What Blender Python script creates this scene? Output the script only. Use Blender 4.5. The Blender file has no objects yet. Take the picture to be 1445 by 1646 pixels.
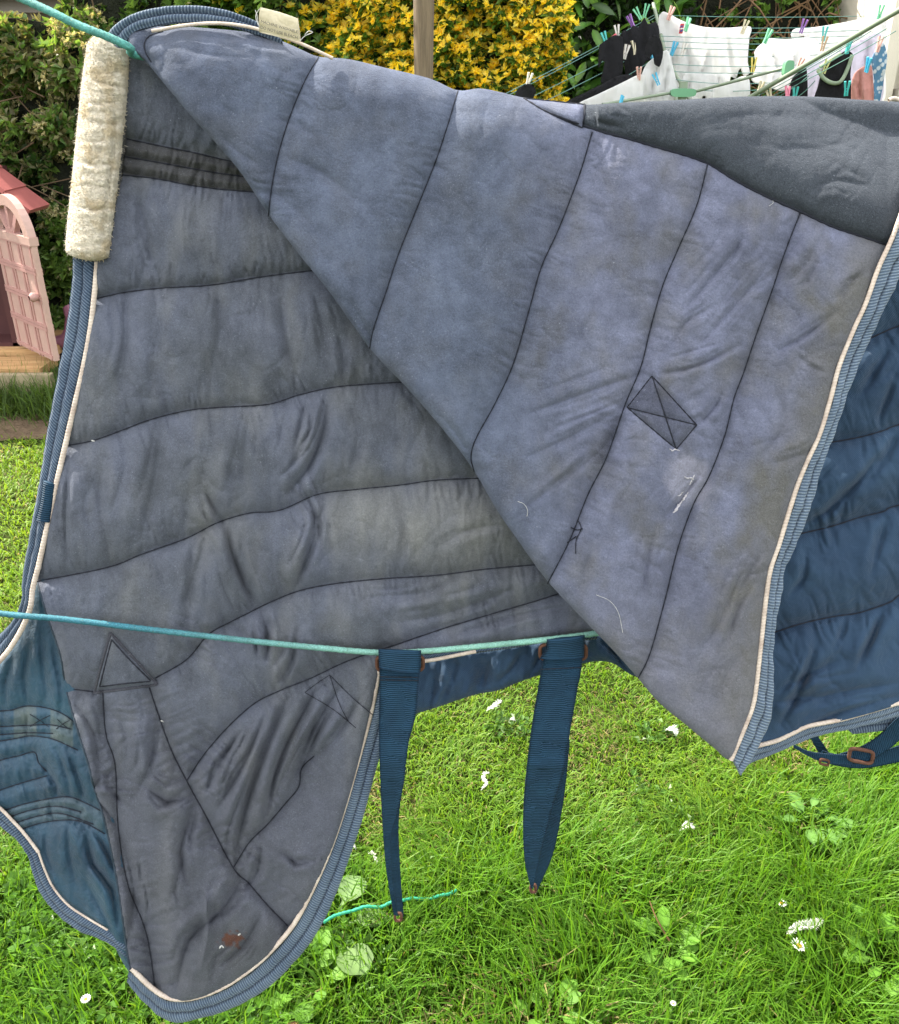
import bpy, math, random
import numpy as np
from mathutils import Vector
R = math.radians
rng = np.random.default_rng(7)
random.seed(7)
sc = bpy.context.scene
COL = sc.collection

# ------------------------------------------------------------------ camera
F_PX, CX, CY = 1420.0, 722.5, 823.0
PITCH, CAM_H = R(26.0), 1.62
cam = bpy.data.cameras.new('camera')
cam_o = bpy.data.objects.new('camera', cam); COL.objects.link(cam_o)
cam.sensor_fit = 'HORIZONTAL'; cam.sensor_width = 36.0
cam.lens = 36.0 * F_PX / 1445.0
cam.clip_start = 0.02; cam.clip_end = 300
cam_o.location = (0, 0, CAM_H); cam_o.rotation_euler = (math.pi/2 - PITCH, 0, 0)
sc.camera = cam_o

# ------------------------------------------------------------------ world, sun, exposure
SUN_EL, SUN_AZ = R(45.0), R(-56.0)          # azimuth from +Y, negative = to the left
w = bpy.data.worlds.new('World'); sc.world = w; w.use_nodes = True
wn = w.node_tree; wn.nodes.clear()
sky = wn.nodes.new('ShaderNodeTexSky'); sky.sky_type = 'NISHITA'; sky.sun_disc = False
sky.sun_elevation = SUN_EL; sky.sun_rotation = SUN_AZ
sky.air_density = 1.0; sky.dust_density = 4.0; sky.ozone_density = 1.0
bg = wn.nodes.new('ShaderNodeBackground'); bg.inputs[1].default_value = 0.15
wo = wn.nodes.new('ShaderNodeOutputWorld')
# broken white cloud over the blue, the same all round
wtc = wn.nodes.new('ShaderNodeTexCoord'); wnz = wn.nodes.new('ShaderNodeTexNoise'); wnz.inputs['Scale'].default_value = 2.2; wnz.inputs['Detail'].default_value = 6
wmr = wn.nodes.new('ShaderNodeMapRange'); wmr.inputs[1].default_value = .36; wmr.inputs[2].default_value = .60
wmx = wn.nodes.new('ShaderNodeMix'); wmx.data_type = 'RGBA'; wmx.inputs[7].default_value = (9.0, 8.9, 8.8, 1)
wn.links.new(wtc.outputs['Generated'], wnz.inputs['Vector']); wn.links.new(wnz.outputs[0], wmr.inputs[0]); wn.links.new(wmr.outputs[0], wmx.inputs[0])
wn.links.new(sky.outputs[0], wmx.inputs[6]); wn.links.new(wmx.outputs[2], bg.inputs[0]); wn.links.new(bg.outputs[0], wo.inputs[0])
sun = bpy.data.lights.new('sun', 'SUN'); sun.energy = 4.9; sun.angle = R(0.8); sun.color = (1.0, 0.93, 0.82)
sun_o = bpy.data.objects.new('sun', sun); COL.objects.link(sun_o)
sdir = Vector((math.sin(SUN_AZ)*math.cos(SUN_EL), math.cos(SUN_AZ)*math.cos(SUN_EL), math.sin(SUN_EL)))
sun_o.rotation_euler = sdir.to_track_quat('Z', 'Y').to_euler(); sun_o.location = sdir * 20
vs = sc.view_settings
vs.view_transform = 'Standard'; vs.look = 'None'; vs.gamma = 1.0; vs.use_curve_mapping = False
vs.exposure = 1.4

# ------------------------------------------------------------------ projection helpers (a photo position at a distance becomes a place)
cp, sp = math.cos(PITCH), math.sin(PITCH)
def A(x): return np.asarray(x, float)
def P(px, py, Y):
    px, py, Y = np.broadcast_arrays(A(px), A(py), A(Y))
    u = -(py - CY) / F_PX
    t = Y / (cp + u * sp)
    return np.stack([t * (px - CX) / F_PX, Y, CAM_H + t * (-sp + u * cp)], -1)
def depth(py, Y):
    return A(Y) / (cp - (A(py) - CY) / F_PX * sp)
def G(px, py, z=0.0):
    px, py = np.broadcast_arrays(A(px), A(py))
    u = -(py - CY) / F_PX
    t = (z - CAM_H) / (-sp + u * cp)
    return np.stack([t * (px - CX) / F_PX, t * (cp + u * sp), np.zeros_like(t) + z], -1)

# ------------------------------------------------------------------ noise
_g = np.random.default_rng(3)
_perm = np.concatenate([_g.permutation(512)] * 2)
_ang = _g.uniform(0, 2*np.pi, 512); _gx, _gy = np.cos(_ang), np.sin(_ang)
def noise2(x, y):
    x = A(x); y = A(y)
    xi = np.floor(x).astype(int); yi = np.floor(y).astype(int)
    xf = x - xi; yf = y - yi
    def gr(ix, iy, fx, fy):
        h = _perm[(_perm[ix & 511] + iy) & 511]
        return _gx[h]*fx + _gy[h]*fy
    u = xf*xf*xf*(xf*(xf*6-15)+10); v = yf*yf*yf*(yf*(yf*6-15)+10)
    a = gr(xi, yi, xf, yf); b = gr(xi+1, yi, xf-1, yf)
    c = gr(xi, yi+1, xf, yf-1); d = gr(xi+1, yi+1, xf-1, yf-1)
    return ((a*(1-u)+b*u)*(1-v) + (c*(1-u)+d*u)*v) * 1.5
def fbm(x, y, o=4):
    s = 0; a = 1.0; f = 1.0
    for i in range(o):
        s = s + a*noise2(x*f+17.3*i, y*f-9.1*i); a *= .5; f *= 2.03
    return s
def sstep(a, b, x):
    t = np.clip((A(x)-a)/(b-a), 0, 1); return t*t*(3-2*t)

# ------------------------------------------------------------------ polylines
def cr(pts, step=6.0, closed=False):
    p = A(pts)
    if closed: q = np.vstack([p[-1], p, p[0], p[1]])
    else: q = np.vstack([2*p[0]-p[1], p, 2*p[-1]-p[-2]])
    out = []
    for i in range(1, len(q)-2):
        n = max(1, int(np.linalg.norm(q[i+1]-q[i])/step))
        t = np.arange(n)[:, None]/n
        a, b, c, d = q[i-1], q[i], q[i+1], q[i+2]
        out.append(.5*((2*b)+(-a+c)*t+(2*a-5*b+4*c-d)*t*t+(-a+3*b-3*c+d)*t**3))
    if not closed: out.append(p[-1:])
    return np.vstack(out)
def resamp(pts, n):
    p = A(pts); s = np.r_[0, np.cumsum(np.linalg.norm(np.diff(p, axis=0), axis=1))]
    t = np.linspace(0, s[-1], n)
    return np.stack([np.interp(t, s, p[:, k]) for k in range(p.shape[1])], -1)
def segdist(Q, line):
    """distance, side, arc length, total length, nearest point"""
    Q = A(Q); L = A(line)
    best = np.full(len(Q), 1e18); side = np.zeros(len(Q)); arc = np.zeros(len(Q)); near = np.zeros_like(Q)
    s0 = 0.0
    for i in range(len(L)-1):
        a, b = L[i], L[i+1]; ab = b-a; l2 = ab@ab
        if l2 < 1e-12: continue
        t = np.clip(((Q-a)@ab)/l2, 0, 1)
        n = a + t[:, None]*ab
        d = ((Q-n)**2).sum(1)
        m = d < best
        best[m] = d[m]; arc[m] = s0 + t[m]*math.sqrt(l2); near[m] = n[m]
        cr_ = ab[0]*(Q[m, 1]-a[1]) - ab[1]*(Q[m, 0]-a[0])
        side[m] = np.sign(cr_)
        s0 += math.sqrt(l2)
    return np.sqrt(best), side, arc, s0, near
def inside(Q, poly):
    x, y = Q[:, 0], Q[:, 1]; r = np.zeros(len(Q), bool); n = len(poly); j = n-1
    for i in range(n):
        xi, yi = poly[i]; xj, yj = poly[j]
        if yi != yj:
            c = ((yi > y) != (yj > y)) & (x < (xj-xi)*(y-yi)/(yj-yi)+xi)
            r ^= c
        j = i
    return r

def rim_edges(*fs):
    """directed edges that belong to one face only"""
    E = np.vstack([np.stack([f[:, k], f[:, (k+1) % f.shape[1]]], -1) for f in fs if len(f) for k in range(f.shape[1])])
    k = np.sort(E, 1); _, inv, cnt = np.unique(k, axis=0, return_inverse=True, return_counts=True)
    return E[cnt[inv.ravel()] == 1]
# ------------------------------------------------------------------ mesh and object helpers
def link(name, data, parent=None, loc=None):
    o = bpy.data.objects.new(name, data); COL.objects.link(o)
    if parent is not None: o.parent = parent
    if loc is not None: o.location = loc
    return o
def wloc(parent):
    v = Vector((0, 0, 0))
    while parent is not None:
        v += parent.location; parent = parent.parent
    return np.array(v)
def tag(o, label=None, cat=None, group=None, kind=None):
    if label: o['label'] = label
    if cat: o['category'] = cat
    if group: o['group'] = group
    if kind: o['kind'] = kind
    return o
def thing(name, label, cat, loc=(0, 0, 0), group=None):
    return tag(link(name, None, None, tuple(float(v) for v in loc)), label, cat, group)
def mesh(name, verts, faces, mat=None, parent=None, uv=None, col=None, smooth=True, kind=None, normals=None, loc=None):
    """verts in world metres, faces an (n,k) array or a list of arrays"""
    v = A(verts)
    off = wloc(parent) if loc is None else A(loc)
    v = v - off
    fl = faces if (isinstance(faces, list) and np.ndim(faces[0]) == 2) else [faces]
    fl = [np.asarray(f, np.int32) for f in fl if len(f)]
    me = bpy.data.meshes.new(name)
    me.vertices.add(len(v)); me.vertices.foreach_set('co', v.astype(np.float32).ravel())
    nl = sum(f.size for f in fl); npoly = sum(len(f) for f in fl)
    li = np.concatenate([f.ravel() for f in fl])
    tot = np.concatenate([np.full(len(f), f.shape[1], np.int32) for f in fl])
    st = np.r_[0, np.cumsum(tot)[:-1]].astype(np.int32)
    me.loops.add(nl); me.loops.foreach_set('vertex_index', li)
    me.polygons.add(npoly); me.polygons.foreach_set('loop_start', st)
    me.update(calc_edges=True)
    me.polygons.foreach_set('use_smooth', np.full(npoly, smooth))
    if uv is not None:
        ul = me.uv_layers.new(name='UVMap'); ul.data.foreach_set('uv', A(uv)[li].astype(np.float32).ravel())
    if col is not None:
        c = A(col)
        if c.shape[1] == 3: c = np.hstack([c, np.ones((len(c), 1))])
        a = me.color_attributes.new(name='Col', type='FLOAT_COLOR', domain='POINT')
        a.data.foreach_set('color', c.astype(np.float32).ravel())
    if mat is not None: me.materials.append(mat)
    if normals is not None:
        me.normals_split_custom_set_from_vertices(A(normals).tolist())
    o = link(name, me, parent)
    if loc is not None and parent is None: o.location = tuple(float(x) for x in loc)
    if kind: o['kind'] = kind
    return o
def copyobj(src, parent=None, name=None):
    c = src.copy(); COL.objects.link(c)
    if parent is not None: c.parent = parent
    return c
class MB:
    def __init__(s): s.v = []; s.f = {}; s.n = 0; s.uv = []; s.c = []
    def add(s, v, f, uv=None, c=None):
        v = A(v); f = np.asarray(f, np.int64)
        s.v.append(v); s.f.setdefault(f.shape[1], []).append(f + s.n); s.n += len(v)
        s.uv.append(np.zeros((len(v), 2)) if uv is None else A(uv))
        s.c.append(np.ones((len(v), 3)) if c is None else np.broadcast_to(A(c), (len(v), 3)))
    def build(s, name, mat, parent=None, **k):
        return mesh(name, np.vstack(s.v), [np.vstack(x) for x in s.f.values()], mat, parent,
                    uv=np.vstack(s.uv), col=np.vstack(s.c), **k)
def frame(T):
    T = A(T); up = np.where(np.abs(T[:, 2:3]) > .9, np.array([[0, 1., 0]]), np.array([[0, 0, 1.]]))
    S = np.cross(T, up); S /= np.linalg.norm(S, axis=1)[:, None]
    # parallel transport
    for i in range(1, len(T)):
        s = S[i-1] - T[i]*(S[i-1]@T[i]); S[i] = s/np.linalg.norm(s)
    return S, np.cross(S, T)
def tube_geo(pts, r, seg=8, strands=0, pitch=0.03, bump=.16, caps=True):
    p = A(pts); n = len(p)
    T = np.gradient(p, axis=0); T /= np.linalg.norm(T, axis=1)[:, None]
    S, U = frame(T)
    s = np.r_[0, np.cumsum(np.linalg.norm(np.diff(p, axis=0), axis=1))]
    th = np.linspace(0, 2*np.pi, seg, endpoint=False)
    rr = np.broadcast_to(A(r), (n,))[:, None]*np.ones((1, seg))
    if strands:
        rr = rr*(1-bump + 2*bump*np.abs(np.cos(strands/2*(th[None] - 2*np.pi*s[:, None]/pitch))))
    v = p[:, None] + rr[..., None]*(np.cos(th)[None, :, None]*S[:, None] + np.sin(th)[None, :, None]*U[:, None])
    i = np.arange(n-1)[:, None]*seg; j = np.arange(seg)[None]; j2 = (j+1) % seg
    f = np.stack([i+j, i+j2, i+seg+j2, i+seg+j], -1).reshape(-1, 4)[:, ::-1]
    uv = np.stack([np.broadcast_to(th/(2*np.pi), (n, seg)), np.broadcast_to(s[:, None], (n, seg))], -1).reshape(-1, 2)
    return v.reshape(-1, 3), f, uv
def tube(name, pts, r, mat, parent=None, seg=8, **k):
    kk = {a: k.pop(a) for a in ('strands', 'pitch', 'bump') if a in k}
    v, f, uv = tube_geo(pts, r, seg, **kk)
    return mesh(name, v, f, mat, parent, uv=uv, **k)
def box_geo(c, sx, sy, sz, ax=None):
    """box centred at c; ax = 3 axis vectors"""
    b = A([[x, y, z] for x in (-.5, .5) for y in (-.5, .5) for z in (-.5, .5)])*A([sx, sy, sz])
    if ax is not None: b = b @ A(ax)
    f = [[0, 1, 3, 2], [4, 6, 7, 5], [0, 4, 5, 1], [2, 3, 7, 6], [0, 2, 6, 4], [1, 5, 7, 3]]
    return b + A(c), f
def bar_geo(a, b, w, t, up=(0, 0, 1)):
    a, b = A(a), A(b); x = b-a; L = np.linalg.norm(x); x = x/L
    y = np.cross(A(up), x); y /= np.linalg.norm(y); z = np.cross(x, y)
    return box_geo((a+b)/2, L, w, t, [x, y, z])

# ------------------------------------------------------------------ materials
class NT:
    def __init__(s, name):
        s.m = bpy.data.materials.new(name); s.m.use_nodes = True; s.t = s.m.node_tree
        s.b = s.t.nodes['Principled BSDF']; s.out = s.t.nodes['Material Output']
    def n(s, typ, ins=None, **props):
        nd = s.t.nodes.new('ShaderNode'+typ)
        for k, v in props.items(): setattr(nd, k, v)
        for k, v in (ins or {}).items():
            if hasattr(v, 'is_linked') or isinstance(v, bpy.types.NodeSocket): s.t.links.new(v, nd.inputs[k])
            else: nd.inputs[k].default_value = v
        return nd
    def set(s, **kw):
        for k, v in kw.items():
            k = k.replace('_', ' ')
            if isinstance(v, bpy.types.NodeSocket): s.t.links.new(v, s.b.inputs[k])
            else: s.b.inputs[k].default_value = v
    def math(s, op, a, b=0.0, c=0.0):
        nd = s.t.nodes.new('ShaderNodeMath'); nd.operation = op
        for i, v in enumerate((a, b, c)):
            if isinstance(v, bpy.types.NodeSocket): s.t.links.new(v, nd.inputs[i])
            else: nd.inputs[i].default_value = v
        return nd.outputs[0]
    def mix(s, f, a, b, mode='MIX'):
        nd = s.t.nodes.new('ShaderNodeMix'); nd.data_type = 'RGBA'; nd.blend_type = mode; nd.clamp_result = False
        for i, v in ((0, f), (6, a), (7, b)):
            if isinstance(v, bpy.types.NodeSocket): s.t.links.new(v, nd.inputs[i])
            else: nd.inputs[i].default_value = (v if i == 0 else (*v, 1.0))
        return nd.outputs[2]
    def obj(s): return s.n('TexCoord').outputs['Object']
    def uv(s): return s.n('TexCoord').outputs['UV']
    def col(s): return s.n('VertexColor', layer_name='Col').outputs[0]
    def noise(s, scale, det=4, rough=.6, vec=None, dist=0.0):
        nd = s.n('TexNoise', {'Scale': scale, 'Detail': det, 'Roughness': rough, 'Distortion': dist})
        s.t.links.new(vec if vec is not None else s.obj(), nd.inputs['Vector'])
        return nd.outputs[0]
    def ramp(s, f, a, b):
        nd = s.n('MapRange', {0: f, 1: a, 2: b, 3: 0.0, 4: 1.0}); return nd.outputs[0]
    def bump(s, h, dist, strength=1.0, nrm=None):
        nd = s.n('Bump', {'Height': h, 'Distance': dist, 'Strength': strength})
        if nrm is not None: s.t.links.new(nrm, nd.inputs['Normal'])
        return nd.outputs[0]
    def scaled(s, vec, xyz):
        nd = s.n('Mapping', {'Scale': xyz}); s.t.links.new(vec, nd.inputs[0]); return nd.outputs[0]

def simple(name, c, rough=.6, nscale=30, namt=.25, bump=0.0, bscale=80, spec=.4, **kw):
    k = NT(name); o = k.obj()
    f = k.noise(nscale, 5, .65, o)
    c = A(c)
    k.set(Base_Color=k.mix(f, tuple(c*(1-namt)), tuple(np.minimum(c*(1+namt), 1))), Roughness=rough, Specular_IOR_Level=spec)
    if bump: k.set(Normal=k.bump(k.noise(bscale, 4, .6, o), bump))
    for a, b in kw.items(): k.set(**{a: b})
    return k.m

def mat_lining():
    k = NT('brushed_lining'); o = k.obj()
    fz = k.noise(900, 3, .8, o)
    lint = k.ramp(k.noise(480, 2, .9, o), .64, .74)
    sc_ = k.math('MULTIPLY', k.ramp(k.noise(22, 4, .6, o), .42, .62), lint)
    gr_ = k.noise(430, 4, .85, o); sm = k.noise(45, 5, .7, o)
    gain = k.math('MULTIPLY', k.math('ADD', k.math('MULTIPLY', k.ramp(gr_, .25, .75), .70), .76), k.math('ADD', k.math('MULTIPLY', k.ramp(sm, .2, .8), .34), .82))
    base = k.mix(k.math('MULTIPLY', k.ramp(fz, .45, .8), .18), k.col(), (.3, .32, .36))
    base = k.mix(k.math('MULTIPLY', sc_, .6), base, (.34, .37, .42))
    cmb = k.n('CombineColor', {0: gain, 1: gain, 2: gain}).outputs[0]
    base = k.mix(1.0, base, cmb, 'MULTIPLY')
    n1 = k.bump(k.noise(90, 4, .65, o, .4), .0026, .7)
    n2 = k.bump(gr_, .0016, 1.0, n1)
    k.set(Base_Color=base, Roughness=.95, Specular_IOR_Level=.06, Normal=n2, Sheen_Weight=.12, Sheen_Roughness=.5, Sheen_Tint=(.75, .8, .95, 1))
    return k.m
def mat_outer(name, satin):
    k = NT(name); o = k.obj()
    u = k.noise(9, 4, .6, o)
    vec = k.n('SeparateXYZ', {0: o})
    x, z = vec.outputs[0], vec.outputs[2]
    tw = k.math('SINE', k.math('ADD', k.math('MULTIPLY', x, 2600.0), k.math('MULTIPLY', z, 2600.0)))
    base = k.mix(k.ramp(u, .3, .75), (.013, .030, .058), (.028, .060, .102)) if not satin else k.mix(k.ramp(u, .3, .75), (.008, .030, .055), (.022, .075, .115))
    base = k.mix(k.math('MULTIPLY', k.ramp(tw, -1, 1), .22 if not satin else .08), base, (.09, .15, .26))
    base = k.mix(k.ramp(k.col(), 0, 1), base, (.10, .125, .115))
    n1 = k.bump(k.noise(60, 5, .7, o, .8), .004, .8)
    n2 = k.bump(tw, .0003, .5 if not satin else .2, n1)
    k.set(Base_Color=base, Roughness=.75 if not satin else .5, Specular_IOR_Level=.12 if not satin else .35, Normal=n2, Sheen_Weight=.1)
    return k.m
def mat_denim():
    k = NT('denim_binding'); uv = k.uv(); o = k.obj()
    s = k.n('SeparateXYZ', {0: uv}); u, v = s.outputs[0], s.outputs[1]
    wob = k.math('MULTIPLY', k.noise(40, 2, .5, o), 2.0)
    tw = k.math('SINE', k.math('ADD', k.math('ADD', k.math('MULTIPLY', v, 2*math.pi/.0038), k.math('MULTIPLY', u, 30.0)), wob))
    brk = k.ramp(k.noise(420, 3, .8, o), .3, .65)
    wear = k.math('ADD', k.math('MULTIPLY', k.ramp(k.noise(14, 4, .6, o), .35, .7), .45), k.ramp(k.col(), 0, 1))
    f = k.math('MULTIPLY', k.ramp(tw, -.35, .8), k.math('ADD', k.math('MULTIPLY', brk, .6), .3))
    lo = k.mix(wear, (.020, .038, .072), (.090, .13, .185)); hi = k.mix(wear, (.12, .17, .23), (.27, .335, .39))
    crease = k.ramp(k.math('ABSOLUTE', k.math('SUBTRACT', u, .5)), .015, .085)
    dash = k.ramp(k.math('SINE', k.math('MULTIPLY', v, 2*math.pi/.006)), -.2, .2)
    base = k.mix(f, lo, hi)
    base = k.mix(k.math('MULTIPLY', k.math('SUBTRACT', 1.0, crease), k.math('ADD', k.math('MULTIPLY', dash, .35), .5)), base, (.010, .017, .034))  # stitching dashes plus valley shade between the two rolls, put into the colour
    n1 = k.bump(k.noise(90, 4, .6, o), .002, .6)
    k.set(Base_Color=base, Roughness=.85, Specular_IOR_Level=.2, Normal=k.bump(tw, .0005, .7, n1), Sheen_Weight=.15)
    return k.m
def mat_web():
    k = NT('webbing'); uv = k.uv(); o = k.obj()
    s = k.n('SeparateXYZ', {0: uv}); u, v = s.outputs[0], s.outputs[1]
    rib = k.math('SINE', k.math('ADD', k.math('MULTIPLY', v, 2*math.pi/.0028), k.math('MULTIPLY', k.noise(90, 3, .6, o), 1.6)))
    edge = k.ramp(k.math('ABSOLUTE', k.math('SUBTRACT', u, .5)), .44, .47)
    base = k.mix(k.ramp(k.noise(35, 5, .7, o), .3, .7), (.005, .022, .046), (.010, .042, .080))
    base = k.mix(k.math('MULTIPLY', k.ramp(rib, -.6, 1), .30), base, (.03, .085, .14))
    base = k.mix(k.math('MULTIPLY', edge, .5), base, (.006, .015, .03))
    k.set(Base_Color=base, Roughness=.65, Specular_IOR_Level=.2, Normal=k.bump(rib, .0008, .8, k.bump(k.noise(50, 4, .6, o), .002, .5)))
    return k.m
def mat_rope():
    k = NT('washing_line_rope'); uv = k.uv(); o = k.obj()
    s = k.n('SeparateXYZ', {0: uv}); v = s.outputs[1]
    fib = k.noise(1.0, 4, .7, k.scaled(uv, (14, 420, 1)))
    fl = k.noise(260, 3, .8, o)
    base = k.mix(k.ramp(fib, .3, .7), (.3, .3, .3), (1.05, 1.05, 1.0))
    base = k.mix(1.0, k.col(), base, 'MULTIPLY')
    base = k.mix(k.math('MULTIPLY', k.ramp(fl, .62, .72), .6), base, (.30, .33, .14))
    k.set(Base_Color=base, Roughness=.7, Specular_IOR_Level=.3, Normal=k.bump(fib, .001, .7))
    return k.m
def mat_leafcol(name, trans=.35, rough=.5, spec=.35):
    k = NT(name); c = k.col()
    d = k.n('BsdfTranslucent', {0: k.mix(1.0, c, (1.35, 1.25, .6), 'MULTIPLY')})
    k.set(Base_Color=c, Roughness=rough, Specular_IOR_Level=spec)
    mx = k.n('MixShader', {0: trans, 1: k.b.outputs[0], 2: d.outputs[0]})
    k.t.links.new(mx.outputs[0], k.out.inputs[0])
    return k.m
def mat_cloth(name, c, trans=.3, amt=.08):
    k = NT(name); o = k.obj(); c = A(c)
    col = k.mix(k.noise(9, 4, .6, o), tuple(c*(1-amt)), tuple(np.minimum(c*(1+amt), 1)))
    d = k.n('BsdfTranslucent', {0: col})
    k.set(Base_Color=col, Roughness=.85, Specular_IOR_Level=.15, Normal=k.bump(k.noise(26, 4, .6, o), .02, .5))
    mx = k.n('MixShader', {0: trans, 1: k.b.outputs[0], 2: d.outputs[0]})
    k.t.links.new(mx.outputs[0], k.out.inputs[0])
    return k.m
def mat_piping():
    k = NT('cream_piping'); uv = k.uv(); o = k.obj()
    s = k.n('SeparateXYZ', {0: uv})
    tw = k.math('SINE', k.math('ADD', k.math('MULTIPLY', s.outputs[1], 2*math.pi/.0042), k.math('MULTIPLY', s.outputs[0], 2*math.pi)))
    c = k.mix(k.ramp(k.noise(60, 4, .6, o), .3, .7), (.42, .34, .28), (.64, .56, .47))
    c = k.mix(k.math('MULTIPLY', k.ramp(tw, .2, -1), .16), c, (.3, .22, .17))
    k.set(Base_Color=c, Roughness=.8, Specular_IOR_Level=.2, Normal=k.bump(tw, .0004, .4)); return k.m
M = dict(
    lining=mat_lining(), outer=mat_outer('navy_outer_shell', False), satin=mat_outer('teal_satin', True),
    denim=mat_denim(), web=mat_web(), rope=mat_rope(), piping=mat_piping(),
    thread=simple('dark_thread', (.012, .014, .022), .9), hair=simple('pale_hair', (.55, .55, .52), .6),
    rust=simple('rusty_metal', (.10, .042, .024), .8, 120, .6, .0006, 300), leaf=mat_leafcol('leaf', .35, .42, .4),
    grass=mat_leafcol('grass_blade', .45, .5, .3), weed=mat_leafcol('weed_leaf', .35, .55, .2), laurel=mat_leafcol('glossy_leaf', .25, .3, .5),
    petal=simple('white_petal', (.8, .8, .76), .6), yolk=simple('daisy_centre', (.65, .42, .03), .7),
    feather=mat_cloth('feather', (.75, .74, .70), .3))
# ================================================================== GROUND
def soil_edge(x):                      # where the lawn ends on the far side
    return 4.12 + .10*noise2(x*1.3, 3.1) + .05*noise2(x*5, 8.0)
def mat_ground():
    k = NT('lawn_earth'); o = k.obj()
    n1 = k.noise(18, 5, .7, o); n2 = k.noise(2.2, 4, .6, o)
    c = k.mix(k.ramp(n1, .35, .7), (.028, .045, .010), (.07, .09, .02))
    c = k.mix(k.ramp(n2, .5, .72), c, (.10, .10, .035))
    k.set(Base_Color=c, Roughness=.95, Specular_IOR_Level=.1, Normal=k.bump(k.noise(60, 5, .7, o), .02)); return k.m
def mat_soil():
    k = NT('bare_soil'); o = k.obj()
    c = k.mix(k.ramp(k.noise(9, 6, .7, o), .3, .7), (.07, .048, .03), (.25, .18, .12))
    k.set(Base_Color=c, Roughness=.95, Specular_IOR_Level=.1, Normal=k.bump(k.noise(25, 6, .7, o), .04)); return k.m
gx, gy = np.linspace(-40, 40, 81), np.linspace(-40, 40, 81)
GX, GY = np.meshgrid(gx, gy, indexing='ij')
gi = np.arange(80)[:, None]*81 + np.arange(80)[None]
gf = np.stack([gi, gi+81, gi+82, gi+1], -1).reshape(-1, 4)
gr = mesh('lawn', np.stack([GX, GY, 0*GX], -1).reshape(-1, 3), gf, mat_ground(), kind='structure')
tag(gr, 'green lawn ground stretching back to the hedges', 'lawn')
# bare soil bed by the playhouse
xs = np.linspace(-6, -.6, 90); ys = np.linspace(0, 1, 26)
XX, YY = np.meshgrid(xs, ys, indexing='ij'); e = soil_edge(XX)
Ys = e + YY*(6.4-e)
Zs = .004 + .03*sstep(0, .1, YY)*(1+.8*fbm(XX*4, Ys*4, 3))
ii = np.arange(89)[:, None]*26 + np.arange(25)[None]
sf = np.stack([ii, ii+26, ii+27, ii+1], -1).reshape(-1, 4)
so = mesh('soil_bed', np.stack([XX, Ys, Zs], -1).reshape(-1, 3), sf, mat_soil(), kind='structure')
tag(so, 'bare brown soil strip between lawn and hedge', 'soil')

# ---- grass blades
def grass_blades(X, Y, Z, h, wd, lean, col, ang=None):
    n = len(X)
    a = rng.uniform(0, 2*np.pi, n) if ang is None else ang
    d = np.stack([np.cos(a), np.sin(a), 0*a], -1)               # lean direction
    b = a + np.pi/2 + rng.normal(0, .5, n)
    s = np.stack([np.cos(b), np.sin(b), 0*b], -1)*wd[:, None]*.5
    p = np.stack([X, Y, Z], -1); up = np.array([0, 0, 1.])
    m = p + up*(h*.58*np.cos(lean*.55))[:, None] + d*(h*.58*np.sin(lean*.55))[:, None]
    t = m + up*(h*.45*np.cos(lean*1.5))[:, None] + d*(h*.45*np.sin(lean*1.5))[:, None]
    v = np.stack([p-s, p+s, m+s*.85, m-s*.85, t], 1).reshape(-1, 3)
    i = np.arange(n)[:, None]*5
    q = i + np.array([[0, 1, 2, 3]]); tr = i + np.array([[3, 2, 4]])
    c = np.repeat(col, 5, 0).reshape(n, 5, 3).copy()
    c[:, :2] *= .74; c[:, 4] *= 1.08  # blade feet darkened: shading deep in the grass put into the colour
    return v, q, tr, c.reshape(-1, 3)
def scatter(n, x0, x1, y0, y1):
    return rng.uniform(x0, x1, n), rng.uniform(y0, y1, n)
Xs, Ys_ = [], []
for (y0, y1, dens) in ((.55, 1.3, 34000), (1.3, 2.0, 30000), (2.0, 2.8, 15000), (2.8, 4.2, 7500)):
    hw = .62*y1 + .45
    n = int(dens*2*hw*(y1-y0)); x, y = scatter(n, -hw, hw, y0, y1); Xs.append(x); Ys_.append(y)
x, y = scatter(16000, -6, -.5, 4.2, 4.3); Xs.append(x); Ys_.append(y)
X = np.concatenate(Xs); Y = np.concatenate(Ys_)
keep = Y < soil_edge(X) - .02 + rng.normal(0, .03, len(X))
clump = fbm(X*5, Y*5, 3)
lush = sstep(1.75, 1.30, Y + .18*noise2(X*2.2, Y*2.2) - .22*sstep(.35, .9, X))      # longer grass in front, short mown grass further off
tuft = np.zeros(len(X))
for (tx, ty, tr) in ((.66, 1.62, .16), (.22, 1.25, .22), (-.05, 1.36, .18), (.75, 1.3, .3)):
    tuft = np.maximum(tuft, np.exp(-((X-tx)**2+(Y-ty)**2)/tr**2))
dry = sstep(.25, .8, fbm(X*2.4+5, Y*2.4, 3) + .25*(1-lush))
dry = np.maximum(dry, .9*np.exp(-((X+.72)**2+(Y-1.42)**2)/.1**2))
for (wx, wy, wr) in [tuple(G(a, b)[:2]) + (c,) for a, b, c in ((1066, 1560, .05), (1425, 1580, .06), (1296, 1352, .035), (535, 1530, .06), (490, 1605, .05))]:
    keep &= (np.hypot(X-wx, (Y-wy)) > wr*rng.uniform(.5, 1.15, len(X))) | (rng.uniform(0, 1, len(X)) < .12)
keep &= rng.uniform(0, 1, len(X)) > .35*dry + .25*(clump < -.5)
X, Y, clump, lush, tuft, dry = [a[keep] for a in (X, Y, clump, lush, tuft, dry)]
n = len(X)
h = (.042 + .046*lush + .018*np.clip(clump, -1, 1)*lush + .045*tuft) * rng.uniform(.55, 1.35, n)
wd = rng.uniform(.0019, .0042, n)*(1+.25*lush)*np.where(Y > 2.6, 1.8, 1.0)
lean = np.abs(rng.normal(.75, .4, n)) + .35*(1-lush)
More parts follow.
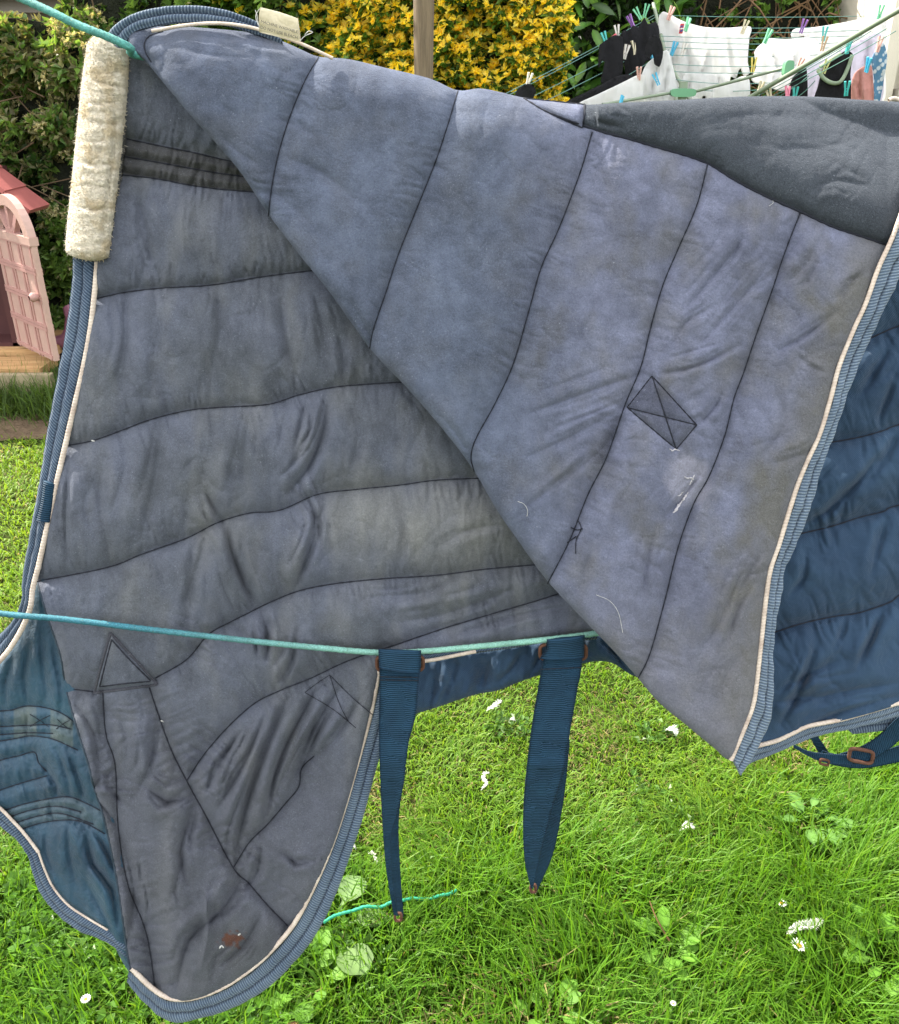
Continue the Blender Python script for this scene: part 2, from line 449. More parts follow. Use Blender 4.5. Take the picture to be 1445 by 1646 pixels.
ang = fbm(X*3.5, Y*3.5, 2)*2.6 + rng.normal(0, 1.1, n) - 1.4
base = A([.105, .255, .018])
mx = rng.uniform(0, 1, n)
c = base*(1-mx)[:, None] + A([.080, .185, .014])*mx[:, None]
yl = np.clip(.45*(1-lush) + .25*rng.normal(0, 1, n) - .02 + .25*(Y > 2.5), 0, 1)[:, None]
c = c*(1-yl) + A([.22, .34, .035])*yl
straw = rng.uniform(0, 1, n) < (.05 + .28*dry + .05*(1-lush))
c[straw] = A([.34, .29, .12])*rng.uniform(.6, 1.2, (straw.sum(), 1))
lean[straw] += .5; h[straw] *= .8
v, q, t, cc = grass_blades(X, Y, np.zeros(n), h, wd, lean, c, ang)
go = mesh('grass', v, [q, t], M['grass'], None, col=cc, kind='stuff')
tag(go, 'bright green lawn grass, longer and lusher near the bottom of the photo', 'grass')
# rough tuft under the playhouse
X, Y = rng.normal(-2.15, .35, 5200), rng.normal(4.62, .13, 5200)
n = len(X); c = A([.08, .14, .03])*rng.uniform(.5, 1.5, (n, 1))
v, q, t, cc = grass_blades(X, Y, np.zeros(n), rng.uniform(.1, .3, n), rng.uniform(.004, .008, n), np.abs(rng.normal(.8, .4, n)), c)
tag(mesh('rough_grass', v, [q, t], M['grass'], None, col=cc, kind='stuff'), 'long rough grass tuft on the soil below the pink playhouse door', 'grass')

# ================================================================== LEAF CLOUDS
def leaf_geo(p, d, nrm, L, W, fold=.25, droop=.2):
    s = np.cross(d, nrm); s /= np.linalg.norm(s, axis=1)[:, None]+1e-9
    nn = np.cross(s, d)
    L = L[:, None]; W = W[:, None]
    m = p + d*L*.5
    v = np.stack([p, m + s*W*.5 + nn*W*fold, p + d*L - nn*L*droop, m - s*W*.5 + nn*W*fold], 1).reshape(-1, 3)
    i = np.arange(len(p))[:, None]*4
    return v, np.vstack([i+np.array([[0, 1, 2]]), i+np.array([[0, 2, 3]])])
def unit(v): return v/(np.linalg.norm(v, axis=1)[:, None]+1e-9)
def clusters(C, k, out, L, W, colf, spread=.9, lj=.3):
    """k leaves radiating from each cluster centre, facing mostly along out"""
    n = len(C); p = np.repeat(C, k, 0); o = unit(np.repeat(out, k, 0))
    r = unit(rng.normal(0, 1, (n*k, 3)))
    r = unit(r - o*(r*o).sum(1)[:, None])
    a = rng.uniform(.25, 1.0, n*k)[:, None]*spread
    d = unit(o*(1-a*.75) + r*a)
    nrm = unit(o + rng.normal(0, .35, (n*k, 3)) + A([0, 0, .3]))
    LL = L*rng.uniform(1-lj, 1+lj, n*k); WW = W*rng.uniform(1-lj, 1+lj, n*k)
    v, f = leaf_geo(p + d*.004, d, nrm, LL, WW)
    c = colf(np.repeat(np.arange(n), k), p, d)
    return v, f, np.repeat(c, 4, 0)
def add_leaves(name, geos, mat, parent):
    mb = MB()
    for v, f, c in geos: mb.add(v, f, None, c)
    return mb.build(name, mat, parent, smooth=False, kind='stuff')
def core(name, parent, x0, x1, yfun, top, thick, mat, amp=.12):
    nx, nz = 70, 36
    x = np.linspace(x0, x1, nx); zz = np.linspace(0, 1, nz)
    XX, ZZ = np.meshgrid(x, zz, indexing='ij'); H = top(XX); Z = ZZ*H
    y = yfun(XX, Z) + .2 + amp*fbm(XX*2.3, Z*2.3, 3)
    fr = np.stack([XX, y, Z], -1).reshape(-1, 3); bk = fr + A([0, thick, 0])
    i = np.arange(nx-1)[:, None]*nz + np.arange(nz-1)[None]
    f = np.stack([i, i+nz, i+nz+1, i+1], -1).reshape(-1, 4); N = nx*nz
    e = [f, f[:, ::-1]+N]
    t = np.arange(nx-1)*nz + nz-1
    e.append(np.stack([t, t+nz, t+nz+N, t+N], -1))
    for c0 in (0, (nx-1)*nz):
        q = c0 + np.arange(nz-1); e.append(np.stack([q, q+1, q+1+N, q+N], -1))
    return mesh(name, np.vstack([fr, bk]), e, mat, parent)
m_core = simple('hedge_shade', (.014, .017, .008), .95, 12, .7, .05, 30)  # solid mass behind the leaves; inner hedge shade is put into its colour
m_twig = simple('brown_twig', (.13, .085, .05), .8, 25, .4)
def twigs(name, parent, segs, mat=m_twig):
    mb = MB()
    for pts, r in segs:
        v, f, uv = tube_geo(cr(pts, .12), r, 5); mb.add(v, f, uv)
    return mb.build(name, mat, parent, kind='stuff')

# ---- dark hedge on the left
def hl_y(x, z): return 5.45 - .10*z + .12*noise2(x*1.1, z*1.1) + .05*noise2(x*3, z*3) - .12*sstep(-.9, -.3, x)
def hl_top(x): return 1.9 + .8*sstep(-2.15, -1.85, x) + .12*noise2(x*2.3, 4.0)
hl = thing('clipped_hedge', 'dark green leafy hedge with faded cream flower heads at the left behind the fleece', 'hedge', (-2.6, 5.6, 0))
core('shade_core', hl, -6.0, -.75, hl_y, hl_top, .7, m_core)
n = 11500
x = rng.uniform(-4.0, -.8, n); z = rng.uniform(.12, 1, n)*hl_top(x)
gap = fbm(x*3.1, z*3.1, 3)
k_ = gap > -.55; x, z, gap = x[k_], z[k_], gap[k_]; n = len(x)
y = hl_y(x, z) + .22*(1-sstep(-.5, .6, gap)) - .08*gap + rng.uniform(-.02, .14, n)
C = np.stack([x, y, z], -1)
O = unit(np.stack([rng.normal(0, .5, n), -.8+rng.normal(0, .3, n), .75+rng.normal(0, .5, n)], -1) + A([-.3, 0, 0]))
tone = np.clip(.5 + .5*fbm(x*2.2+9, z*2.2, 3) + rng.normal(0, .25, n), 0, 1)
pal = sstep(.6, 1.6, z)*sstep(-1.6, -2.3, x)*.45
def hlcol(i, p, d):
    t = np.clip(tone[i] + rng.normal(0, .15, len(i)), 0, 1)[:, None]
    c = A([.045, .105, .024])*(1-t) + A([.23, .37, .075])*t
    pl = (pal[i] + .06 > rng.uniform(0, 1, len(i)))[:, None]
    c = np.where(pl, A([.26, .25, .12])*rng.uniform(.6, 1.2, (len(i), 1)), c)
    return c*rng.uniform(.75, 1.25, (len(i), 1))
g1 = clusters(C, 6, O, .052, .028, hlcol, .95)
add_leaves('foliage', [g1], M['leaf'], hl)
m_ = rng.choice(n, 520, False); m_ = m_[rng.uniform(0, 1, 520) < .35 + .65*(fbm(x[m_]*1.7+3, z[m_]*1.7, 2) > .05)]
FC = C[m_] + A([0, -.05, .01]); FC = np.repeat(FC, 5, 0) + rng.normal(0, .022, (len(FC)*5, 3))
g2 = clusters(FC, 9, unit(rng.normal(0, .6, (len(FC), 3)) + A([0, -1, .5])), .020, .011,
              lambda i, p, d: A([.55, .50, .28])*rng.uniform(.5, 1.25, (len(i), 1)), 1.0)
add_leaves('faded_flower_heads', [g2], M['leaf'], hl)
sg = []
for i in range(60):
    a = A([rng.uniform(-3.6, -.9), 0, rng.uniform(.3, 1.8)]); a[1] = hl_y(a[0], a[2]) + .12
    dd = A([rng.normal(0, .25), -.10, rng.normal(.1, .22)])
    sg.append(([a, a+dd*.5+rng.normal(0, .03, 3), a+dd], np.linspace(.004, .002, len(cr([a, a+dd*.5, a+dd], .12)))[0]))
twigs('twigs', hl, sg)

# ---- golden variegated shrub
def ys_y(x, z): return 5.35 + .18*noise2(x*1.5+4, z*1.5) + .07*noise2(x*4, z*4)
def ys_top(x): return 2.75 + .12*noise2(x*2, 1.0)
ysb = thing('golden_shrub', 'bushy shrub with bright golden yellow leaf tips behind the wooden post', 'shrub', (-.1, 5.7, 0))
core('shade_core', ysb, -1.15, .58, ys_y, ys_top, .7, m_core)
n = 9500
x = rng.uniform(-1.3, .66, n); z = rng.uniform(.8, 2.7, n)
gap = fbm(x*3.6+2, z*3.6, 3); k_ = gap > -.6; x, z, gap = x[k_], z[k_], gap[k_]; n = len(x)
y = ys_y(x, z) - .16*gap + rng.uniform(-.02, .16, n)
C = np.stack([x, y, z], -1); O = unit(np.stack([-.35+rng.normal(0, .45, n), -.7+rng.normal(0, .25, n), .8+rng.normal(0, .4, n)], -1))
ymask = np.clip(sstep(-1.2, -.35, x)*1.15 + .45*fbm(x*3.3, z*3.3+7, 2), 0, 1)
isy = rng.uniform(0, 1, n) < ymask*.88
def gcol(i, p, d): return A([.085, .17, .022])*rng.uniform(.5, 1.8, (len(i), 1))
def ycol(i, p, d):
    t = rng.uniform(0, 1, (len(i), 1)); return (A([.88, .70, .02])*(1-t) + A([.88, .80, .20])*t)*rng.uniform(.75, 1.2, (len(i), 1))
ga = clusters(C, 5, O, .042, .024, gcol, .95)
gb = clusters(C[isy] + O[isy]*.024, 8, O[isy], .036, .022, ycol, .9)
tag(add_leaves('green_foliage', [ga], M['leaf'], ysb)); add_leaves('golden_foliage', [gb], mat_leafcol('golden_leaf', .58, .5, .35), ysb)

# ---- glossy laurel beside it: big leaves are single parts
ls = thing('laurel_bush', 'glossy dark laurel bush with large pointed green leaves beside the golden shrub', 'bush', (1.1, 5.9, 0))
def la_y(x, z): return 6.35 + .12*noise2(x*1.7+8, z*1.7)
core('shade_core', ls, .6, 1.62, la_y, lambda x: 2.7 + .1*noise2(x*2, 2.), .6, m_core)
def big_leaf(name, L, W, mat, col, parent=None, bend=.18, nseg=6, spoon=False):
    t = np.linspace(0, 1, nseg+1); wv = W*.5*np.sin(np.pi*np.clip(t, 0, 1)**.85)**.8*np.r_[.15, np.ones(nseg-1), 0.02]
    if spoon: wv = W*.5*np.sqrt(np.clip(1-((t-.66)/.345)**2, 0, 1))*(t > .3) + W*.5*.16*(t < .92)*(t >= 0); wv[-1] = .001
    yy = t*L; zz = -bend*L*t**2
    v = np.vstack([np.stack([-wv, yy, zz+.22*wv], -1), np.stack([0*wv, yy, zz], -1), np.stack([wv, yy, zz+.22*wv], -1)])
    n = nseg+1; i = np.arange(nseg)
    f = np.vstack([np.stack([i, i+n, i+n+1, i+1], -1), np.stack([i+n, i+2*n, i+2*n+1, i+n+1], -1)])
    c = np.tile(A(col), (len(v), 1)); c[n:2*n] = np.minimum(A(col)*1.5, 1)
    return mesh(name, v, f, mat, parent, col=c, loc=(0, 0, 0))
from mathutils import Matrix
def orient(o, p, d, nrm, s, parent):
    d = Vector(d).normalized(); nrm = Vector(nrm); xx = d.cross(nrm).normalized(); zz = xx.cross(d)
    Mx = Matrix((xx, d, zz)).transposed().to_4x4()
    Mx = Matrix.Translation(Vector(p) - Vector(wloc(parent))) @ Mx @ Matrix.Diagonal((s, s, s, 1))
    o.parent = parent; o.matrix_local = Mx
pro = [big_leaf('leaf', .15, .052, M['laurel'], c) for c in ((.060, .15, .024), (.10, .23, .03), (.036, .085, .018), (.15, .29, .04))]
for i in range(270):
    o = pro[i % 4] if i < 4 else copyobj(pro[i % 4])
    xx = rng.uniform(.6, 1.5); zz = rng.uniform(1.15, 2.35)
    orient(o, (xx, la_y(xx, zz) - rng.uniform(0, .16), zz), (rng.normal(0, .7), -.6+rng.normal(0, .3), rng.normal(.1, .6)),
           (rng.normal(0, .4), -.5, .8+rng.normal(0, .3)), rng.uniform(.7, 1.2), ls)
n = 900; x = rng.uniform(.5, 1.55, n); z = rng.uniform(.4, 2.65, n); C = np.stack([x, la_y(x, z)+.08, z], -1)
add_leaves('inner_foliage', [clusters(C, 4, unit(np.stack([rng.normal(0, .6, n), -1+0*x, rng.normal(.4, .5, n)], -1)), .10, .038,
           lambda i, p, d: A([.03, .07, .014])*rng.uniform(.4, 1.7, (len(i), 1)))], M['laurel'], ls)

# ---- twiggy climber at the back right
th = thing('twiggy_hedge', 'tangled brown twiggy hedge with sparse green leaves behind the white laundry', 'hedge', (3.0, 7.4, 0))
def th_y(x, z): return 7.2 + .12*noise2(x*1.3, z*1.3)
core('shade_core', th, 1.2, 5.6, th_y, lambda x: 2.75 + .1*noise2(x*2, 6.), .6, m_core)
sg = []
for i in range(420):
    a = A([rng.uniform(1.4, 4.6), 0, rng.uniform(1.2, 2.7)]); a[1] = th_y(a[0], a[2]) + rng.uniform(-.05, .2)
    dd = A([rng.normal(0, .3), rng.normal(-.02, .05), -rng.uniform(.1, .6)])
    sg.append(([a, a+dd*.4+rng.normal(0, .06, 3), a+dd*.8+rng.normal(0, .06, 3), a+dd], rng.uniform(.003, .008)))
twigs('twigs', th, sg, simple('dry_brown_twig', (.20, .12, .065), .85, 25, .5))
n = 2600; x = rng.uniform(1.4, 5.2, n); z = rng.uniform(.8, 2.7, n); k_ = fbm(x*2.1+6, z*2.1, 2) > .12; x, z = x[k_], z[k_]; n = len(x)
C = np.stack([x, th_y(x, z)-.03+rng.uniform(0, .15, n), z], -1)
add_leaves('foliage', [clusters(C, 5, unit(np.stack([rng.normal(0, .6, n), -1+0*x, rng.normal(.5, .5, n)], -1)), .06, .035,
           lambda i, p, d: A([.10, .19, .03])*rng.uniform(.4, 1.8, (len(i), 1)))], M['leaf'], th)

# ---- wooden post
m_post = NT('weathered_timber'); o_ = m_post.obj()
gn = m_post.noise(1, 5, .7, m_post.scaled(o_, (60, 60, 4)))
m_post.set(Base_Color=m_post.mix(m_post.ramp(gn, .3, .7), (.085, .062, .038), (.21, .155, .095)), Roughness=.85, Normal=m_post.bump(gn, .006)); m_post = m_post.m
pc = P(680, 60, 4.7); pz = np.linspace(0, 2.5, 30)
pp = np.stack([pc[0] + .004*pz + .006*np.sin(pz*3), 4.7 + 0*pz, pz], -1)
po = tube('wooden_post', pp, .047*(1+.04*np.sin(pz*7)), m_post, None, 14)
tag(po, 'round weathered wooden post standing in front of the golden shrub', 'post')

# ---- shed behind the left hedge
m_plank = simple('pale_weathered_plank', (.24, .20, .16), .85, 14, .3, .004, 60)
m_tile = simple('brown_roof_tile', (.19, .13, .11), .85, 20, .35, .004, 80)
m_fascia = simple('pale_fascia_board', (.34, .30, .25), .8, 20, .2)
sh = thing('garden_shed', 'pale plank shed with brown tiled roof showing above the left hedge', 'shed', (-5.2, 8.4, 0))
ez = 2.16
for i in range(31):
    x = -6.4 + i*.135
    v, f = box_geo((x, 8.0 + .006*(i % 2), ez/2), .128, .022, ez); mb = MB(); mb.add(v, f); mb.build('plank', m_plank, sh, smooth=False)
v, f = box_geo((-4.4, 9.0, ez/2), 4.1, 1.9, ez-.02); mb = MB(); mb.add(v, f); mb.build('wall', m_plank, sh, smooth=False)
v, f = bar_geo((-6.6, 7.9, ez+.02), (-2.15, 7.9, ez+.02), .03, .16); mb = MB(); mb.add(v, f); mb.build('fascia', m_fascia, sh, smooth=False)
tl = None
for r in range(7):
    for i in range(22):
        yy, zz = 7.82 + r*.2, ez + .1 + r*.12
        if tl is None:
            v, f = box_geo((0, 0, 0), .2, .25, .018, [[1, 0, 0], [0, .857, .515], [0, -.515, .857]]); mb = MB(); mb.add(v, f)
            tl = mb.build('roof_tile', m_tile, sh, smooth=False, loc=(0, 0, 0)); o = tl
        else: o = copyobj(tl, sh)
        o.location = Vector((-6.6 + i*.207 + .1*(r % 2), yy, zz + .004*((i*7+r) % 3))) - sh.location

# ---- cream house at the right edge
m_wall = simple('cream_render', (.66, .61, .50), .85, 6, .08, .002, 120)
m_pipe = simple('grey_beige_downpipe', (.36, .33, .28), .5, 10, .1)
m_glass = simple('dark_window_glass', (.03, .035, .04), .08)
hx = P(1424, 80, 6.4)[0]
hs = thing('cream_house', 'cream rendered house corner with a grey downpipe at the right edge', 'house', (hx+2, 7.5, 0))
v, f = box_geo((hx+2.0, 8.4, 1.7), 4.0, 4.0, 3.4); mb = MB(); mb.add(v, f); mb.build('wall', m_wall, hs, smooth=False)
v, f = box_geo((hx+.035, 6.385, 1.7), .09, .05, 3.36); mb = MB(); mb.add(v, f); mb.build('corner_board', m_wall, hs, smooth=False)
dp = hx + .16
tube('downpipe', [(dp, 6.34, .05), (dp, 6.34, 1.2), (dp, 6.34, 2.2), (dp, 6.34, 3.3)], .04, m_pipe, hs, 12)
for zz in (1.55, 2.6):
    v, f = box_geo((dp, 6.355, zz), .13, .075, .05); mb = MB(); mb.add(v, f); mb.build('pipe_bracket', m_pipe, hs, smooth=False)
v, f = box_geo((hx+1.6, 6.39, 1.75), 1.3, .03, 1.2); mb = MB(); mb.add(v, f); wf = mb.build('window', m_fascia, hs, smooth=False)
v, f = box_geo((hx+1.6, 6.372, 1.75), 1.16, .012, 1.06); mb = MB(); mb.add(v, f); mb.build('pane', m_glass, wf, smooth=False)
v, f = box_geo((hx+2.0, 8.4, 3.5), 4.4, 4.4, .2); mb = MB(); mb.add(v, f); mb.build('roof', m_tile, hs, smooth=False)

# ================================================================== PLAYHOUSE
m_pink = simple('faded_pink_plastic', (.46, .30, .255), .5, 14, .22, .001, 60)
m_pink2 = simple('rose_plastic_moulding', (.42, .235, .21), .5, 14, .25)
m_red = simple('red_plastic_roof', (.38, .12, .11), .5, 14, .2)
m_mar = simple('maroon_plastic_wall', (.07, .022, .022), .7, 10, .3)  # darkened so the shade inside the open doorway sits in the colour
m_deck = NT('orange_deck_timber'); gn = m_deck.noise(1, 5, .7, m_deck.scaled(m_deck.obj(), (3, 50, 50)))
m_deck.set(Base_Color=m_deck.mix(m_deck.ramp(gn, .3, .7), (.30, .15, .05), (.62, .40, .19)), Roughness=.8, Normal=m_deck.bump(gn, .004)); m_deck = m_deck.m
bl = P(33, 552, 4.95)
zb = bl[2]
br = G(92, 580, zb)
W_ = np.linalg.norm(br-bl); e1 = (br-bl)/W_; e3 = A([0, 0, 1.]); e2 = np.cross(e3, e1); e2 /= np.linalg.norm(e2)   # e2 away from us or towards
Hs = (P(62, 392, br[1])[2] - zb)                         # spring of the arch
ph = thing('toy_playhouse', 'faded pink plastic playhouse with its arched door standing open and a red roof', 'playhouse', (bl[0]-.6, bl[1]+.3, 0))
def D(u, v, w=0.0): return bl + e1*u*W_ + e3*v + e2*w
def slab(u0, u1, v0, v1, w0, w1):
    pts = [D(u, v, w_) for u in (u0, u1) for w_ in (w0, w1) for v in (v0, v1)]
    return A(pts), [[0, 1, 3, 2], [4, 6, 7, 5], [0, 4, 5, 1], [2, 3, 7, 6], [0, 2, 6, 4], [1, 5, 7, 3]]
door = tag(mesh('door', *slab(.0, 1.0, 0, Hs, -.014, .014), m_pink, ph, smooth=False))
ar = W_*.5
arch_h = (P(25, 312, (bl[1]+br[1])/2)[2] - zb) - Hs
def arch(r0, r1, th0, th1, w0, w1, n=20):
    th = np.linspace(th0, th1, n); v = []
    for a in th:
        for r in (r0, r1):
            for w_ in (w0, w1): v.append(D(.5 - .5*math.cos(a)*r, Hs + arch_h*math.sin(a)*r, w_))
    f = []
    for i in range(n-1):
        b = i*4
        f += [[b, b+4, b+6, b+2], [b+1, b+3, b+7, b+5], [b, b+1, b+5, b+4], [b+2, b+6, b+7, b+3]]
    return A(v), f
mesh('fan_arch', *arch(.76, 1.0, 0, math.pi, -.02, .02), m_pink, door, smooth=False)
mesh('fan_hub', *arch(.02, .26, 0, math.pi, -.018, .018, 10), m_pink2, door, smooth=False)
for a in (.9, 1.57, 2.24):
    p0 = D(.5 - .5*math.cos(a)*.24, Hs + arch_h*math.sin(a)*.24); p1 = D(.5 - .5*math.cos(a)*.8, Hs + arch_h*math.sin(a)*.8)
    v, f = bar_geo(p0, p1, .03, .03, e2); mesh('fan_spoke', v, f, m_pink2, door, smooth=False)
for v0 in (.02, .26, .29, .5, .53, .74, .77, .97):
    mesh('moulding', *slab(.02, .98, Hs*v0, Hs*v0+.016, -.021, .021), m_pink2, door, smooth=False)
for u0 in (.08, .33, .40, .62, .69, .92):
    mesh('moulding', *slab(u0, u0+.035, 0, Hs*.985, -.019, .019), m_pink2, door, smooth=False)
mesh('moulding', *slab(-.01, 1.01, Hs-.01, Hs+.03, -.023, .023), m_pink, door, smooth=False)
kn = D(.93, Hs*.56, -.03); th_ = np.linspace(0, np.pi, 7)
tube('door_knob', [D(.93, Hs*.56, -.01), D(.93, Hs*.56, -.03), D(.93, Hs*.56, -.05), D(.93, Hs*.56, -.065)], A([.012, .022, .026, .012]), m_pink2, door, 10)
hw = bl[0]; hy = bl[1]
# walls: front wall pierced by the doorway, side and back
def bx(name, c, s, mat, parent=ph): v, f = box_geo(c, *s); return mesh(name, v, f, mat, parent, smooth=False)
bx('wall', (hw-.03, hy+.06, zb+.45), (.06, .06, .95), m_mar)
bx('wall', (hw-.95, hy+.06, zb+.45), (.5, .06, .95), m_mar)
bx('wall', (hw-.02, hy+.15, zb+.45), (.05, .14, .95), m_mar)
bx('wall', (hw-1.18, hy+.15, zb+.45), (.05, .14, .95), m_mar)
bx('wall', (hw-.6, hy+.25, zb+.45), (1.2, .05, .95), m_mar)
bx('floor', (hw-.6, hy+.13, zb-.02), (1.15, .2, .03), m_mar)
rt = P(40, 322, hy+.05); rp = P(2, 292, hy+.05)
slope = (rp[2]-rt[2])/(rt[0]-rp[0])
for i in range(6):
    xr = rt[0] - i*.11; zr = rt[2] + slope*i*.11
    v, f = bar_geo((xr, hy-.06, zr), (xr, hy+.20, zr), .15, .025, (slope*.9, 0, 1)); mesh('roof_slat', v, f, m_red, ph, smooth=False)
    xl = hw-1.2 - (rt[0]-hw) + i*.11
    v, f = bar_geo((xl, hy-.06, zr), (xl, hy+.20, zr), .15, .025, (-slope*.9, 0, 1)); mesh('roof_slat', v, f, m_red, ph, smooth=False)
st = P(95, 520, 5.05)
v, f, uv = tube_geo([st+A([-.06, 0, -.10]), st+A([.02, 0, -.11]), st+A([.07, 0, -.05]), st+A([.08, .02, .03]), st+A([.05, .04, .09])], A([.02, .05, .05, .045, .03]), 10)
ps = thing('toy_slide', 'purplish pink plastic toy standing beside the playhouse door', 'toy', (st[0], st[1], 0))
mesh('scoop', v, f, simple('mauve_plastic', (.26, .10, .15), .4, 10, .2), ps)
tube('leg', [st+A([0, .02, -.1]), A([st[0], st[1]+.02, .25]), A([st[0], st[1]+.02, 0])], .03, m_mar, ps, 8)
# timber deck under the playhouse
dk = thing('timber_deck', 'orange brown timber deck of rough boards under the playhouse', 'deck', (hw-.5, hy, 0))
for i in range(5):
    zt = zb - .05 - .035*(i == 0)
    v, f = bar_geo((hw-1.7, hy-.2+i*.27, zt), (hw+.22-.03*(i % 2), hy-.2+i*.27+.02, zt), .24, .05); mesh('board', v, f, m_deck, dk, smooth=False)
v, f = bar_geo((hw-1.7, hy-.34, zb-.14), (hw+.3, hy-.34, zb-.13), .05, .11); mesh('edge_beam', v, f, simple('grey_beam', (.33, .27, .17), .85, 12, .35), dk, smooth=False)
for xx in (hw+.2, hw-.8, hw-1.5):
    tube('leg', [(xx, hy-.22, zb-.1), (xx, hy-.22, zb*.5), (xx, hy-.22, 0)], .05, m_post, dk, 8)
# ================================================================== HORSE RUG
rug = thing('horse_rug', 'faded navy quilted horse rug with grey lining turned out, folded over the washing line', 'horse rug', (0, 1.0, 0))
def YL(px, py): return 1.222 - .000222*A(py) - .010*np.sin(A(px)/260.0)
def YF(px, py): return 1.160 - .000232*A(py) + .012*np.sin((A(px)-300)/330.0)
def YR(px, py): return 1.205 - .000195*A(py)
FOLD = 1.5
def stroke_field(Q, strokes):
    """drape folds: a ridge beside a valley along each drawn line"""
    s = np.zeros(len(Q))
    for pts, wd, amp in strokes:
        L = cr(pts, 18.0)
        lo = L.min(0) - 4*wd; hi = L.max(0) + 4*wd
        m = ((Q > lo) & (Q < hi)).all(1)
        if not m.any(): continue
        d, sd, arc, tot, _ = segdist(Q[m], L)
        t = arc/tot; tp = np.sin(np.pi*np.clip(t*.94+.03, 0, 1))**.7
        x = d*sd/wd
        s[m] += FOLD*amp*tp*(-np.exp(-np.abs(x/.42)**1.15) + .36*np.exp(-((x-1.2)/1.0)**2) + .2*np.exp(-((x+1.3)/1.0)**2))
    return s
class Cloth:
    def __init__(s, poly, Y, seams=(), strokes=(), puff=.011, pw=42.0, crease=.0035, cw=5.0, gather=.004, gscale=15.0,
                 rough=.003, folds=(), edge=20.0, edged=.010, aniso=(95., 150.), crumple=.0015, step=8, seed=0., relief=None):
        s.poly = cr(poly, step, closed=True) if step else A(poly); s.Y = Y
        s.seams = [cr(x, 10.0) for x in seams]; s.strokes = strokes
        s.__dict__.update(puff=puff, pw=pw, crease=crease, cw=cw, gather=gather, gscale=gscale, rough=rough, edge=edge,
                          edged=edged, aniso=aniso, crumple=crumple, seed=seed, relief=relief)
    def disp(s, Q):
        Q = A(Q); x, y = Q[:, 0], Q[:, 1]; S = s.seed
        de, _, _, _, _ = segdist(Q, np.vstack([s.poly, s.poly[:1]]))
        de = np.where(inside(Q, s.poly), de, 0.0)
        ds = np.full(len(Q), 1e6); g = np.zeros(len(Q))
        for k, L in enumerate(s.seams):
            d, sd, arc, tot, _ = segdist(Q, L)
            ds = np.minimum(ds, d)
            na = noise2(arc/s.gscale + 31*k + S, sd*d/70. + 7*k); nb = noise2(arc/(s.gscale*2.3) + 11*k, sd*d/110.+3)
            gn = .35*na + .3*nb - .8*np.exp(-np.abs(na)*6.)*sstep(-.1, .35, nb) - .6*np.exp(-np.abs(nb)*8.)
            g += np.exp(-d/34.)*(1-np.exp(-d/4.))*gn*(.45 + .9*np.clip(noise2(arc/110.+5*k+S, 2.2)+.35, 0, 1))
        o = s.puff*(1-np.exp(-np.minimum(ds, 400)/s.pw)) - s.crease*np.exp(-(ds/s.cw)**1.3) + s.gather*g
        ax, ay = s.aniso
        o = o + s.rough*fbm(x/ax + S, y/ay + S, 3)
        wx = x + 22*noise2(x/80+S, y/80); wy = y + 22*noise2(x/80, y/80+9+S)
        mk = np.clip(.4+1.1*noise2(x/150+S, y/150), 0, 1); mk2 = np.clip(.35+1.2*noise2(x/110+S+5, y/110), 0, 1)
        o = o - s.crumple*np.exp(-np.abs(noise2(wx/60+S, wy/95))*14)*mk - .6*s.crumple*np.exp(-np.abs(noise2(wx/27+S+3, wy/40))*11)*mk2
        o = o + stroke_field(Q, s.strokes)
        if s.relief is not None: o = o + s.relief(Q)
        if s.edge:
            e = np.clip(1-de/s.edge, 0, 1); o = o - s.edged*(1-np.sqrt(np.maximum(1-e*e, 0)))
        return o
    def y(s, Q): return s.Y(A(Q)[:, 0], A(Q)[:, 1]) - s.disp(Q)
    def pt(s, Q, lift=0.0):
        Q = A(Q); return P(Q[:, 0], Q[:, 1], s.y(Q) - lift)
    def grid(s, h):
        lo, hi = s.poly.min(0)-h, s.poly.max(0)+h
        xs = np.arange(lo[0], hi[0]+h, h); ys = np.arange(lo[1], hi[1]+h, h)
        XX, YY = np.meshgrid(xs, ys, indexing='ij'); Q = np.stack([XX.ravel(), YY.ravel()], -1)
        ring = np.vstack([s.poly, s.poly[:1]])
        d, _, _, _, nr = segdist(Q, ring); ins = inside(Q, s.poly)
        sd = np.where(ins, d, -d)
        keep = sd > -.52*h
        snap = keep & (sd < .48*h); Q[snap] = nr[snap]
        idx = np.full(len(Q), -1); idx[keep] = np.arange(keep.sum()); Q = Q[keep]
        ny = len(ys); i = (np.arange(len(xs)-1)[:, None]*ny + np.arange(ny-1)[None]).ravel()
        f = np.stack([idx[i], idx[i+1], idx[i+ny+1], idx[i+ny]], -1)
        nv = (f >= 0).sum(1); quads = f[nv == 4]
        t3 = f[nv == 3]; tris = np.array([r[r >= 0] for r in t3]).reshape(-1, 3)
        return Q, quads, tris
def vnormals(v, quads, tris):
    n = np.zeros_like(v)
    for f in (quads, tris):
        if not len(f): continue
        a = v[f[:, 2]] - v[f[:, 0]]; b = (v[f[:, 3]] - v[f[:, 1]]) if f.shape[1] == 4 else (v[f[:, 1]] - v[f[:, 0]])
        c = np.cross(a, b) if f.shape[1] == 4 else np.cross(v[f[:, 1]]-v[f[:, 0]], v[f[:, 2]]-v[f[:, 0]])
        for k in range(f.shape[1]): np.add.at(n, f[:, k], c)
    return unit(n)
